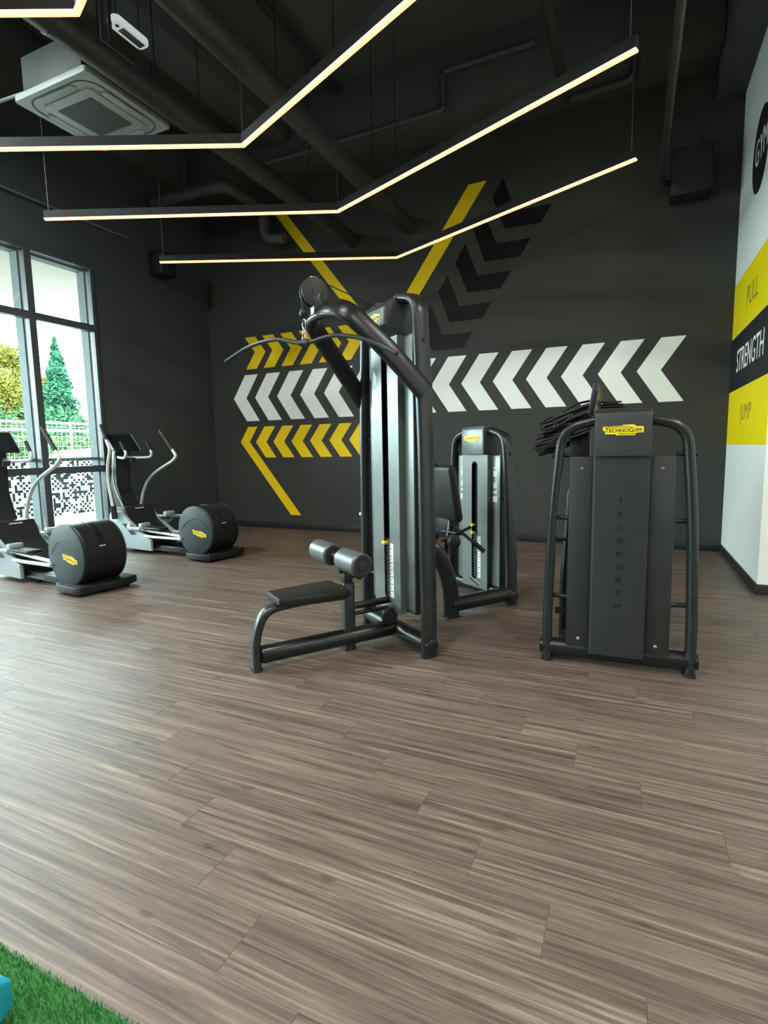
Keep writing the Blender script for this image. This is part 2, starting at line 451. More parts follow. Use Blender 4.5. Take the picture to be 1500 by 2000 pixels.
struct(link('ceiling', box(BM(), XL - 0.3, XE, YF, YB + 0.3, ZC, ZC + 0.2), ceil_dark, smooth=False))
wb = struct(link('wall_back', box(BM(), XL - 0.3, XR + 0.3, YB, YB + 0.25, -0.1, ZC), wall_dark, smooth=False))
wr = struct(link('wall_right', box(BM(), XR, XE + 0.2, YC, YB, -0.1, ZC), wall_white, smooth=False))
struct(link('wall_front', box(BM(), XL - 0.3, XE, YF - 0.2, YF, -0.1, ZC), wall_dark, smooth=False))
struct(link('wall_right_end', box(BM(), XE, XE + 0.2, YF, YC, -0.1, ZC), wall_white, smooth=False))
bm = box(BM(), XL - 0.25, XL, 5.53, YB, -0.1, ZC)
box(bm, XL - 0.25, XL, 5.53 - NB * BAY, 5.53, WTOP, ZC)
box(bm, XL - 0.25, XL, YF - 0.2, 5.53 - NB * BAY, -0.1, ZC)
wl = struct(link('wall_left', bm, wall_left_glare, smooth=False))
struct(link('baseboard_back', box(BM(), XL, XR - 0.012, YB - 0.014, YB - 0.0005, 0.0005, 0.095, 0.003), base_black))
struct(link('baseboard_left', box(BM(), XL + 0.0005, XL + 0.014, 5.56, YB - 0.015, 0.0005, 0.095, 0.003), base_black))
struct(link('baseboard_right', box(BM(), XR - 0.014, XR - 0.0005, YC - 0.014, YB - 0.015, 0.0005, 0.095, 0.003), base_black))
struct(link('baseboard_front', box(BM(), XR - 0.012, XE - 0.02, YC - 0.014, YC - 0.0005, 0.0005, 0.095, 0.003), base_black))
struct(link('trim_1', box(BM(), XL, 0.76, 7.24, YB - 0.001, 5.66, ZC - 0.001, 0.004), ceil_dark))          # beam along the back wall
struct(link('trim_2', box(BM(), 0.77, XR - 0.001, YF, YB - 0.001, 5.33, ZC - 0.001, 0.004), ceil_dark))     # beam along the right wall
struct(link('trim_3', box(BM(), -5.25, -4.75, YF, 7.23, 5.9, ZC - 0.001, 0.004), ceil_dark))                # ceiling beam
struct(link('trim_4', box(BM(), -6.999, -6.75, YF, 7.23, 5.6, ZC - 0.001, 0.004), ceil_dark))

# mural on the back wall: every painted shape its own thin part
TH = 0.0015
def mural(name, poly, m, wall=wb):
    bm = prism(BM(), poly, lambda u, v: Vector((u, YB, v)), (0, -TH, 0))
    return link(name, bm, m, wall, smooth=False)
def chevron(x, zb, zm, zt, dx, th): return [(x, zm), (x + dx, zt), (x + dx + th, zt), (x + th, zm), (x + dx + th, zb), (x + dx, zb)]
for n in range(15): mural('white_chevron', chevron(-6.52 + 0.4675 * n, 1.888, 2.290, 2.690, 0.27, 0.278), paint_white)
for n in range(7): mural('yellow_chevron', chevron(-6.077 + 0.3755 * n, 1.242, 1.516, 1.785, 0.20, 0.226), paint_yellow)
mural('yellow_stripe', [(-6.416, 1.521), (-6.234, 1.788), (-6.030, 1.788), (-6.213, 1.521), (-5.180, 0.238), (-5.392, 0.238)], paint_yellow)
for n in range(6):
    t = -5.788 + 0.3715 * n
    mural('yellow_arrow', [(t, 3.056), (t - 0.2, 3.328), (t - 0.428, 3.328), (t - 0.228, 3.068), (t - 0.428, 2.785), (t - 0.2, 2.785)], paint_yellow)
mural('yellow_stripe', [(-5.50, 5.25), (-5.300, 5.25), (-3.95, 3.55), (-4.155, 3.55)], paint_yellow)
mural('yellow_stripe', [(-2.203, 5.017), (-1.949, 5.017), (-3.102, 3.43), (-3.35, 3.43)], paint_yellow)
for poly, m in (([(-1.715, 5.013), (-1.869, 4.786), (-1.689, 4.335), (-1.209, 4.335), (-1.067, 4.548), (-1.551, 4.548)], paint_black),
                ([(-1.985, 4.62), (-2.129, 4.398), (-1.971, 3.946), (-1.476, 3.946), (-1.335, 4.162), (-1.804, 4.162)], paint_black),
                ([(-2.245, 4.236), (-2.397, 4.012), (-2.218, 3.560), (-1.740, 3.560), (-1.597, 3.776), (-2.069, 3.776)], paint_black),
                ([(-2.513, 3.845), (-2.661, 3.633), (-2.491, 3.180), (-2.003, 3.180), (-1.869, 3.394), (-2.343, 3.394)], paint_black2),
                ([(-2.779, 3.473), (-2.93, 3.25), (-2.760, 2.796), (-2.280, 2.796), (-2.145, 3.012), (-2.607, 3.012)], paint_black3)):
    mural('black_chevron', poly, m)

# graphics on the right wall
def wprism(name, y0, y1, z0, z1, m): return link(name, box(BM(), XR - TH, XR, y0, y1, z0, z1), m, wr, smooth=False)
wprism('yellow_band', YC, YB - 0.001, 2.571, 3.19, paint_yellow2)
wprism('black_band', YC, YB - 0.001, 1.952, 2.571, band_black)
wprism('yellow_band', YC, YB - 0.001, 1.333, 1.952, paint_yellow2)
bm = lathe(BM(), [(0.385, 0), (0.385, TH)], (XR, 6.735, 4.215), (-1, 0, 0), 48)
link('black_disc', bm, band_black, wr, smooth=False)
def walltext(txt, h, width, z, m, yc=6.735, bold=0.0):
    bm = text_bm(txt, 1.0, 0.0)
    xs = [v.co.x for v in bm.verts]; ys = [v.co.y for v in bm.verts]
    w, hh = max(xs) - min(xs), max(ys) - min(ys)
    bmesh.ops.translate(bm, vec=(-(max(xs) + min(xs)) / 2, -(max(ys) + min(ys)) / 2, 0), verts=bm.verts)
    bmesh.ops.scale(bm, vec=(width / w, h / hh, 1), verts=bm.verts)
    g = bmesh.ops.extrude_face_region(bm, geom=bm.faces[:])
    bmesh.ops.translate(bm, vec=(0, 0, 0.001), verts=[e for e in g['geom'] if isinstance(e, bmesh.types.BMVert)])
    place(bm, Vector((XR - TH - 0.0002, yc, z)), (0, -1, 0), (0, 0, 1))
    return link('wall_lettering', bm, m, wr, smooth=False)
walltext('PULL', 0.21, 0.58, 2.88, olive, 6.72)
walltext('STRENGTH', 0.25, 1.40, 2.27, paint_white, 6.72)
walltext('JUMP', 0.215, 0.60, 1.65, olive, 6.72)
walltext('GYM', 0.25, 0.56, 4.245, paint_white, 6.69)

# windows in the left wall
for i in range(NB):
    y1 = 5.53 - i * BAY; y0 = y1 - BAY
    w = bpy.data.objects.new('window_%d' % (i + 1), None); COL.objects.link(w); w.location = (XL, y0, 0); w['kind'] = 'structure'
    ya, yb = 0.0, BAY
    bm = BM()
    box(bm, -0.10, 0.012, yb - 0.045, yb if i else yb - 0.0, 0.0, WTOP)
    box(bm, -0.10, 0.012, 0.0, 0.045, 0.0, WTOP)
    for z0, z1 in ((0.0, 0.06), (1.105, 1.195), (3.085, 3.175), (WTOP - 0.035, WTOP)):
        box(bm, -0.095, 0.010, 0.0451, yb - 0.0451, z0, z1)
    link('frame', bm, alu_dark, w, smooth=False)
    bm = BM()
    box(bm, -0.245, -0.101, yb - 0.06, yb, 0.0, WTOP)
    box(bm, -0.245, -0.101, 0.0, 0.06, 0.0, WTOP)
    box(bm, -0.15, -0.101, 0.061, yb - 0.061, 1.27, 1.315)
    box(bm, -0.245, -0.101, 0.061, yb - 0.061, WTOP - 0.06, WTOP)
    link('outer_reveal', bm, alu_grey, w, smooth=False)
    for z0, z1 in ((0.06, 1.105), (1.195, 3.085), (3.175, WTOP - 0.035)):
        link('pane', box(BM(), -0.052, -0.046, 0.0455, yb - 0.0455, z0 + .0005, z1 - .0005), glass, w, smooth=False)

# ------------------------------------------------------------------ floor turf and the turquoise weight
turf = tag(link('artificial_turf', box(BM(), XL + 0.6, 0.3, -3.2, 0.768, 0.001, 0.012), mat('turf_backing', (0.03, 0.13, 0.03), 0.9), smooth=False),
           'bright green artificial turf strip laid over the plank floor', 'artificial turf')
vs, fs = [], []
rg = random.Random(3)
def blade(x, y):
    a = rg.uniform(0, 6.283); h = rg.uniform(0.012, 0.022); l = rg.uniform(0.002, 0.013); w = 0.0012
    b = rg.uniform(0, 6.283)
    dx, dy = math.cos(a) * w, math.sin(a) * w; ex, ey = math.cos(b) * l, math.sin(b) * l
    i = len(vs)
    vs.extend([(x - dx, y - dy, 0.011), (x + dx, y + dy, 0.011), (x + dx * .8 + ex * .45, y + dy * .8 + ey * .45, 0.011 + h * .62), (x - dx * .8 + ex * .45, y - dy * .8 + ey * .45, 0.011 + h * .62), (x + ex, y + ey, 0.011 + h)])
    fs.extend([(i, i + 1, i + 2, i + 3), (i + 3, i + 2, i + 4)])
for _ in range(110000): blade(rg.uniform(-3.2, 0.3), rg.uniform(-0.25, 0.772))
for _ in range(150000): blade(rg.uniform(-6.39, 0.3), rg.uniform(-3.19, 0.772))
me = bpy.data.meshes.new('turf_blades'); me.from_pydata(vs, [], fs); me.materials.append(grass)
o = bpy.data.objects.new('turf_blades', me); COL.objects.link(o); o.parent = turf; o['kind'] = 'stuff'

hx = thing('hex_dumbbell', 'turquoise faceted dumbbell lying on the green turf at the frame corner', 'dumbbell', (-1.398, 0.606, 0.030), 4)
for s in (-1, 1):
    bm = BM()
    prism(bm, [(0.062 * math.cos(R(60 * i + 30)), 0.062 + 0.062 * math.sin(R(60 * i + 30))) for i in range(6)], lambda u, v: Vector((0.06 * s - 0.036, u, v - .008)), (0.072, 0, 0), 0.006)
    link('head', bm, teal, hx)
link('handle', cyl(BM(), (-0.03, 0, 0.054), (0.03, 0, 0.054), 0.016), teal, hx)

# ------------------------------------------------------------------ selectorised machine towers
def tower(root, H, tubeH, front_m, slot=True, rear_text=False, logo_front=True, logo_rear=False, decals=False, cx=0.0):
    """two bowed uprights, shroud with central raised panel, hood. local -y is the user's side"""
    s_ = H / 1.555
    hw = 0.155
    for s in (-1, 1):
        pts = fillet([(s * 0.402, 0, 0.006), (s * 0.405, 0, 0.25), (s * 0.385, 0, tubeH * 0.62), (s * 0.335, 0, tubeH - 0.02), (s * 0.12, 0, tubeH + 0.03)], [0.1, 0.25, 0.15], 8)
        link('frame_upright', sweep(BM(), pts, 0.058, 0.115, (0, 1, 0)), tube_grey, root)
        bm = BM(); sweep(bm, [(s * 0.402, 0, 0.0), (s * 0.402, 0, 0.010)], 0.072, 0.130)
        link('foot', bm, rubber, root)
        for z in (tubeH * 0.88, tubeH * 0.62, 0.42):
            cyl(bm := BM(), (s * 0.285, 0.02, z), (s * 0.39, 0.0, z), 0.014)
            link('bracket', bm, plastic_black, root)
    bm = lathe(BM(), [(0.03, 0), (0.046, 0.006), (0.046, 0.026), (0.056, 0.03), (0.056, 0.87), (0.046, 0.874), (0.046, 0.894), (0.03, 0.90)], (-0.45, 0, 0.082), (1, 0, 0))
    link('base_tube', bm, tube_black, root)
    zt, zb = H - 0.262 * s_ if H < 2 else H - 0.25, 0.085 if H < 2 else 0.235
    # wings: the recessed sides of the shroud
    for s in (-1, 1):
        bm = BM(); box(bm, *sorted((s * 0.150, s * 0.288)), -0.018, 0.048, zb + 0.015, zt, 0.008)
        link('side_wing', bm, front_m if False else panel_black, root)
        bm = BM(); box(bm, *sorted((s * 0.158, s * 0.282)), -0.0225, -0.0185, zb + 0.03, zt - 0.012, 0.001)
        link('wing_facing', bm, front_m, root)
    # rear centre panel
    bm = BM(); prism(bm, [(-hw, 0.0)] + [(-hw + 0.016 - 0.016 * math.cos(R(a)), 0.059 + 0.016 * math.sin(R(a))) for a in (0, 22, 45, 67, 90)] + [(hw - 0.016 + 0.016 * math.cos(R(a)), 0.059 + 0.016 * math.sin(R(a))) for a in (90, 67, 45, 22, 0)] + [(hw, 0.0)], lambda u, v: Vector((u, v, zb)), (0, 0, zt - zb))
    rp = link('rear_panel', bm, panel_black, root)
    if rear_text:
        for i, ch in enumerate('TECHNOGYM'):
            tb = text_bm(ch, 0.044, 0.0026)
            link('embossed_letter', place(tb, Vector((0.0, 0.0752, 1.03 - i * 0.0785)), (-1, 0, 0), (0, 0, 1)), plastic_black, rp, smooth=False)
        for s in (-1, 1):
            for z in (1.22, 0.165):
                link('screw', lathe(BM(), [(0.010, 0), (0.010, 0.002), (0.007, 0.005)], (s * 0.215, 0.0478, z), (0, 1, 0), 14), steel, root)
    # front panel with slot: left and right halves of a C-shape
    yf = -0.068
    sw, s0, s1 = 0.040, zb + 0.075, zt - 0.06
    if slot:
        for s in (-1, 1):
            arc = lambda c, a0, a1: [(s * sw * math.cos(R(a0 + (a1 - a0) * i / 6)), c + sw * math.sin(R(a0 + (a1 - a0) * i / 6))) for i in range(7)]
            poly = [(s * 0.172, zb), (s * 0.172, zt)] + [(0, zt)] + arc(s1 - sw, 90, 0) + arc(s0 + sw, 0, -90) + [(0, zb)]
            bm = prism(BM(), poly, lambda u, v: Vector((u, yf, v)), (0, 0.006, 0))
            box(bm, *sorted((s * 0.158, s * 0.172)), yf + 0.006, -0.02, zb, zt)
            link('front_panel', bm, front_m, root, ang=30)
        # weight stack behind the slot
        bm = BM(); box(bm, -0.12, 0.12, -0.015, 0.0, zb + 0.02, zt - 0.01)
        link('stack_well', bm, plastic_black, root)
        bm = BM()
        for k in range(16): box(bm, -0.1, 0.1, -0.055, -0.016, s0 + 0.01 + 0.026 * k, s0 + 0.033 + 0.026 * k, 0.002, 1)
        ws = link('weight_stack', bm, tube_grey, root)
        for z in ((s0 + 0.50, s0 + 0.43) if H < 2 else (s0 + 0.40,)):
            link('selector_pin', lathe(BM(), [(0.006, 0), (0.006, 0.02), (0.013, 0.022), (0.015, 0.045), (0.008, 0.052)], (0.0, -0.055, z), (0, -1, 0), 16), logo_yellow, ws)
        for xx in (-0.014, 0.014):
            link('guide_rod', cyl(BM(), (xx, -0.03, s0 + 0.43), (xx, -0.03, s1 - 0.01), 0.007, 12), chrome if False else plastic_black, root)
        link('weight_label', box(BM(), 0.042, 0.085, yf - 0.0012, yf, s0 + 0.02, s0 + 0.40), sticker, root, smooth=False)
        bm = BM()
        for k in range(15): box(bm, 0.050, 0.060 + 0.012 * (k % 2), yf - 0.002, yf - 0.0012, s0 + 0.035 + 0.025 * k, s0 + 0.043 + 0.025 * k)
        link('label_print', bm, ink_dark, root, smooth=False)
    else:
        bm = prism(BM(), [(-0.172, zb), (0.172, zb), (0.172, zt), (-0.172, zt)], lambda u, v: Vector((u, yf, v)), (0, 0.05, 0))
        link('front_panel', bm, front_m, root)
    # hood: side profile extruded across
    if H < 2:
        prof = [(-0.095, zt + 0.002), (-0.095, H - 0.035), (-0.085, H - 0.012), (-0.06, H + 0.002), (0.0, H + 0.012), (0.06, H + 0.004), (0.085, H - 0.012), (0.095, H - 0.04), (0.095, zt + 0.002)]
    else:
        prof = [(-0.142, zt + 0.065), (-0.142, H - 0.075), (-0.120, H - 0.045), (-0.05, H - 0.005), (0.0, H + 0.012), (0.06, H + 0.004), (0.095, H - 0.03), (0.10, H - 0.07), (0.095, zt + 0.002), (-0.06, zt + 0.002)]
    bm = prism(BM(), prof, lambda u, v: Vector((-0.152, u, v)), (0.304, 0, 0), 0.007)
    link('hood', bm, panel_black, root, ang=28)
    ff = prof[0][0]
    bm = box(BM(), -0.140, 0.140, ff - 0.003, ff + 0.001, prof[0][1] + 0.006, H - (0.04 if H < 2 else 0.082), 0.001)
    link('hood_facing', bm, front_m if logo_front else panel_black, root)
    if logo_front: badge(root, Vector((0, ff - 0.0032, H - 0.115 if H < 2 else H - 0.13)), (1, 0, 0), (0, 0, 1), 0.215 if H < 2 else 0.2)
    if logo_rear: badge(root, Vector((0, 0.0955, H - 0.112)), (-1, 0, 0), (0, 0, 1), 0.216)
    if decals:
        for s in (-1, 1):
            bm = BM()
            for z, h, w in ((1.17, 0.012, 0.04), (1.10, 0.05, 0.05), (1.0, 0.05, 0.045), (0.955, 0.022, 0.05), (0.88, 0.05, 0.06)):
                box(bm, s * 0.222 - w / 2, s * 0.222 + w / 2, -0.0238, -0.0226, z, z + h)
            link('instruction_print', bm, sticker, root, smooth=False)

# --- tall lat pulldown
lat = thing('lat_pulldown_machine', 'tall black pulldown machine with seat, knee rollers and high curved arm', 'gym machine', (-1.496, 3.438, 0), -35.1)
tower(lat, 2.335, 2.30, panel_grey, logo_front=True)
bm = sweep(BM(), fillet([(0.405, -0.01, 1.70), (0.33, -0.26, 1.98), (0.245, -0.47, 2.185), (0.10, -0.525, 2.215), (-0.10, -0.525, 2.215), (-0.245, -0.47, 2.185), (-0.33, -0.26, 1.98), (-0.405, -0.01, 1.70)], [0.2, 0.12, 0.08, 0.08, 0.12, 0.2], 8), 0.055, 0.132, (0, 0.62, 0.78))
link('yoke_arm', bm, tube_black, lat)
# pulley block
bm = BM()
for s in (-1, 1): lathe(bm, [(0.078, 0), (0.088, 0.004), (0.088, 0.010), (0.07, 0.014), (0.026, 0.016), (0.024, 0.02)], (s * 0.014, -0.560, 2.325), (s, 0, 0))
pu = link('pulley_cover', bm, plastic_black, lat)
link('pulley_wheel', lathe(BM(), [(0.082, 0), (0.070, 0.012), (0.082, 0.024)], (-0.012, -0.560, 2.325), (1, 0, 0)), tube_grey, pu)
link('pulley_bracket', box(BM(), -0.032, 0.032, -0.575, -0.515, 2.19, 2.33, 0.006), tube_black, lat)
link('pulley_clip', box(BM(), -0.02, 0.02, -0.585, -0.54, 2.402, 2.417, 0.004), steel, lat)
bm = sweep(BM(), fillet([(0, -0.10, 2.285), (0, -0.535, 2.405), (0, -0.635, 2.36), (0, -0.645, 2.29), (0, -0.636, 2.20)], [0.02, 0.06, 0.05], 6), 0.007, n=8, ref=(1, 0, 0))
link('cable', bm, plastic_black, lat)
link('cable_stop', ball(BM(), (0, -0.636, 2.195), 0.024, 2, (1, 1, 1.25)), plastic_black, lat)
# base, seat and rollers
link('long_base_tube', lathe(BM(), [(0.05, 0), (0.056, 0.01), (0.056, 0.97)], (0, -1.0, 0.093), (0, 1, 0)), tube_black, lat)
bm = sweep(BM(), fillet([(0, -1.03, 0.004), (0, -1.03, 0.22), (0, -0.965, 0.375), (0, -0.80, 0.392), (0, -0.40, 0.400)], [0.16, 0.10, 0.1], 8), 0.055, 0.09, (1, 0, 0))
link('front_leg', bm, tube_grey, lat)
link('foot', sweep(BM(), [(0, -1.03, 0), (0, -1.03, 0.012)], 0.066, 0.105, (1, 0, 0)), rubber, lat)
bm = box(BM(), -0.036, 0.036, -0.425, -0.345, 0.0, 0.47, 0.008); box(bm, -0.027, 0.027, -0.416, -0.354, 0.47, 0.575, 0.005)
link('seat_post', bm, tube_grey, lat)
for z in (0.30, 0.245): link('stabiliser_bar', cyl(BM(), (0, -0.345, z), (0, 0.0, z), 0.024 if z > .28 else 0.014, 14), tube_black, lat)
bm = prism(BM(), [(-0.115, -0.905), (0.115, -0.905), (0.128, -0.88), (0.165, -0.46), (0.15, -0.435), (-0.15, -0.435), (-0.165, -0.46), (-0.128, -0.88)], lambda u, v: Vector((u, v, 0.412)), (0, 0, 0.052), 0.014)
st = link('seat', bm, pad_black, lat)
link('seat_board', prism(BM(), [(-0.10, -0.87), (0.10, -0.87), (0.14, -0.45), (-0.14, -0.45)], lambda u, v: Vector((u, v, 0.396)), (0, 0, 0.018)), plastic_black, st)
link('roller_axle', cyl(BM(), (-0.33, -0.43, 0.645), (0.30, -0.43, 0.645), 0.016), steel, lat)
link('roller_mount', box(BM(), -0.03, 0.03, -0.455, -0.36, 0.54, 0.66, 0.008), tube_grey, lat)
for x in (-0.37, 0.05):
    ro = link('knee_roller', lathe(BM(), [(0.068, 0), (0.075, 0.008), (0.075, 0.252), (0.068, 0.26)], (x, -0.43, 0.645), (1, 0, 0), 36), foam_grey, lat)
    for e, s in ((x + 0.2605, 1), (x - 0.0005, -1)):
        link('end_cap', lathe(BM(), [(0.068, 0), (0.064, 0.008), (0.046, 0.008), (0.042, 0.003), (0.034, 0.003), (0.032, 0.010), (0.01, 0.012)], (e, -0.43, 0.645), (s, 0, 0), 30), rubber, ro)
link('adjust_knob', lathe(BM(), [(0.008, 0), (0.008, 0.03), (0.02, 0.034), (0.023, 0.06), (0.014, 0.07)], (0.0, -0.345, 0.50), (0.25, 1, 0), 18), plastic_black, lat)
link('pull_pin', lathe(BM(), [(0.008, 0), (0.008, 0.022), (0.02, 0.026), (0.02, 0.055), (0.012, 0.06)], (-0.43, 0, 0.86), (-1, -0.2, 0), 16), steel, lat)
link('lower_pulley', lathe(BM(), [(0.055, 0), (0.06, 0.006), (0.06, 0.034), (0.055, 0.04)], (0.05, -0.10, 0.205), (1, 0, 0)), plastic_black, lat)
bm = BM()
for z, h in ((1.80, 0.10), (1.62, 0.14), (1.55, 0.04)):
    for q in range(3): box(bm, -0.150 + 0.017 * q, -0.138 + 0.017 * q, -0.0695, -0.0681, z, z + h - 0.02 * q)
link('instruction_print', bm, sticker, lat, smooth=False)

# --- pulldown bar hanging from the cable
cb = Vector((-1.496, 3.438, 0)) + Vector((math.cos(R(-35.1)), math.sin(R(-35.1)), 0)) * 0 + Vector((-math.sin(R(-35.1)), math.cos(R(-35.1)), 0)) * (-0.636)
bar = thing('pulldown_bar', 'long black bent bar hanging by a carabiner from the overhead cable', 'pulldown bar', (cb.x, cb.y, 2.017), -3)
bar.rotation_euler = (0, R(3.0), R(-3))
bp = fillet([(-0.635, 0, -0.085), (-0.44, 0, 0.005), (-0.21, 0, 0.040), (-0.05, 0, 0.002), (0.05, 0, 0.002), (0.21, 0, 0.040), (0.44, 0, 0.005), (0.635, 0, -0.085)], [0.12, 0.08, 0.05, 0.05, 0.08, 0.12], 8)
link('bar', sweep(BM(), bp, 0.026, ref=(0, 1, 0), n=14), tube_grey, bar)
for s in (-1, 1):
    link('end_cap', ball(BM(), (s * 0.637, 0, -0.087), 0.0145, 2), rubber, bar)
link('collar', cyl(BM(), (-0.035, 0, 0.002), (0.035, 0, 0.002), 0.019), plastic_black, bar)
bm = BM()
for a, b, t in ((0.013, 0.055, (0, 1, 0)), (0.045, 0.095, (1, 0, 0)), (0.085, 0.142, (0, 1, 0))):
    zc, hh = (a + b) / 2, (b - a) / 2
    ring = [Vector(((0.012 * math.cos(q)) if t[1] else 0, 0 if t[1] else 0.012 * math.cos(q), zc + hh * math.sin(q))) for q in [2 * math.pi * i / 18 for i in range(19)]]
    sweep(bm, ring, 0.006, ref=t, n=8, cap=False)
link('carabiner', bm, chrome, bar)

# --- right machine seen from behind
rm = thing('rear_view_tower_machine', 'black weight tower seen from its rear, yellow badge on its hood', 'gym machine', (-0.0535, 3.497, 0), 182.4)
tower(rm, 1.553, 1.478, panel_grey, logo_front=False, logo_rear=True, rear_text=True)
bm = BM(); Q = Matrix.Translation((0.158, -0.14, 1.60)) @ Matrix.Rotation(R(80), 4, 'Z') @ Matrix.Rotation(R(-9), 4, 'X')
box(bm, -0.10, 0.10, -0.014, 0.014, -0.06, 0.13, 0.008, mtx=Q)
sc = link('console', bm, plastic_black, rm)
bm = box(BM(), -0.088, 0.088, 0.014, 0.02, -0.06, 0.085, 0.003, mtx=Q); link('console_screen', bm, tube_grey, sc)
bm = BM()
for k in range(3): box(bm, -0.02 + 0.012 * k, 0.14, -0.30 + 0.03 * k, -0.26 + 0.03 * k, 1.590 + 0.014 * k, 1.600 + 0.014 * k, 0.003)
link('console_shelf', bm, plastic_black, rm)
# seat side of this machine, behind the tower
bm = sweep(BM(), fillet([(0.30, -0.03, 0.09), (0.30, -0.55, 0.09), (0.30, -0.75, 0.06)], 0.1), 0.07, ref=(1, 0, 0)); link('side_base_tube', bm, tube_black, rm)
link('side_post', sweep(BM(), fillet([(0.33, -0.30, 0.05), (0.33, -0.30, 0.45), (0.30, -0.42, 1.05)], 0.12), 0.05, 0.07, (0, 1, 0)), tube_black, rm)
link('cross_strut', box(BM(), 0.285, 0.36, -0.06, -0.02, 0.29, 0.33, 0.006), tube_black, rm)
link('cross_strut', box(BM(), 0.285, 0.36, -0.06, -0.02, 0.76, 0.78, 0.004), tube_black, rm)
link('seat_pad', box(BM(), -0.2, 0.2, -0.85, -0.42, 0.48, 0.55, 0.02), pad_black, rm)
link('seat_column', box(BM(), -0.04, 0.04, -0.68, -0.6, 0.005, 0.48, 0.008), tube_black, rm)

# bundle of black cable attachments slung behind the right tower's shoulder
bun = thing('attachment_bundle', 'messy bundle of black straps and grips slung over the tower shoulder', 'strap bundle', (-0.40, 3.72, 1.44), 0)
rg = random.Random(11)
for k in range(16):
    z = 0.0145 * k - 0.13; y = rg.uniform(-0.06, 0.11); L0 = rg.uniform(0.13, 0.205) * (1 - 0.06 * abs(k - 4) / 4)
    tilt = rg.uniform(0.0, 0.06); wv = rg.uniform(-0.018, 0.018)
    bm = sweep(BM(), fillet([(0.15, y, z + 0.05 + tilt), (0.05, y - 0.01, z + 0.045 + tilt * .6 + wv), (-0.04, y - 0.02, z + 0.02 - wv), (-L0 * 0.6, y - 0.02, z + 0.012 + wv), (-L0, y - 0.03, z - 0.010)], 0.06, 5), 0.014 + 0.016 * (k % 4 == 0) + 0.006 * (k % 3), 0.034, (0, 1, 0), n=10, taper=(1.1, 0.8))
    link('strap', bm, plastic_black if k % 2 else pad_black, bun)
for x, y, z in ((-0.02, -0.02, 0.128), (-0.14, -0.055, 0.03), (-0.13, -0.055, 0.015), (-0.05, -0.06, 0.05), (0.03, -0.03, 0.11)):
    bm = BM(); ring = [Vector((x + 0.012 * math.cos(q), y, z + 0.012 * math.sin(q))) for q in [2 * math.pi * i / 14 for i in range(15)]]
    sweep(bm, ring, 0.004, ref=(0, 1, 0), n=6, cap=False); link('ring', bm, chrome, bun)
bm = BM(); box(bm, 0.03, 0.16, -0.02, 0.06, -0.28, 0.02, 0.02); link('hanging_grip', bm, plastic_black, bun)

# --- small tower in the middle
stw = thing('seated_press_machine', 'lower grey fronted weight tower with backrest, half hidden behind tall machine', 'gym machine', (-1.238, 4.80, 0), -35)
tower(stw, 1.553, 1.478, panel_grey, decals=True)
link('side_base_tube', lathe(BM(), [(0.05, 0), (0.062, 0.01), (0.062, 0.60)], (0.385, -0.62, 0.10), (0, 1, 0)), tube_black, stw)
bm = sweep(BM(), fillet([(0.385, -0.63, 0.002), (0.385, -0.64, 0.30), (0.33, -0.74, 0.56), (0.20, -0.86, 0.62)], [0.2, 0.15], 8), 0.05, 0.13, (0.6, 0.8, 0))
link('curved_leg', bm, tube_grey, stw)
link('foot', box(BM(), 0.34, 0.43, -0.70, -0.56, 0.0, 0.008, 0.003), rubber, stw)
Q = Matrix.Translation((0.10, -0.50, 0.98)) @ Matrix.Rotation(R(10), 4, 'X')
bp_ = link('backrest', box(BM(), -0.20, 0.20, -0.04, 0.04, -0.24, 0.24, 0.035, 3, mtx=Q), pad_black, stw)
link('backrest_plate', box(BM(), -0.12, 0.12, 0.041, 0.06, -0.20, 0.18, 0.008, mtx=Q), plastic_black, bp_)
link('backrest_post', sweep(BM(), fillet([(0.13, -0.44, 1.0), (0.18, -0.46, 0.72), (0.22, -0.55, 0.48)], 0.1), 0.05, 0.07, (0, 1, 0)), tube_black, stw)
link('backrest_carrier', box(BM(), -0.02, 0.19, -0.50, -0.44, 0.62, 0.86, 0.02), plastic_black, stw)
link('seat', box(BM(), -0.18, 0.2, -0.98, -0.6, 0.60, 0.67, 0.025), pad_black, stw)
for a, b, r in (((0.20, -0.50, 0.74), (0.40, -0.36, 0.55), 0.014), ((0.12, -0.52, 0.66), (0.36, -0.5, 0.66), 0.012), ((0.25, -0.62, 0.60), (0.40, -0.44, 0.72), 0.013)):
    link('lever', cyl(BM(), a, b, r, 12), tube_grey if r == 0.014 else tube_black, stw)
link('lever_grip', cyl(BM(), (0.36, -0.39, 0.59), (0.44, -0.33, 0.51), 0.02, 14), rubber, stw)
link('pivot_hub', lathe(BM(), [(0.05, 0), (0.055, 0.01), (0.055, 0.05), (0.04, 0.06)], (0.30, -0.56, 0.60), (1, 0, 0)), plastic_black, stw)
link('press_arm', sweep(BM(), fillet([(0.05, -0.52, 1.22), (0.02, -0.62, 1.23), (-0.15, -0.72, 1.20)], 0.08), 0.04, ref=(0, 0, 1)), tube_black, stw)
link('gas_strut', cyl(BM(), (0.35, -0.42, 0.30), (0.37, -0.33, 0.22), 0.011, 12), steel, stw)

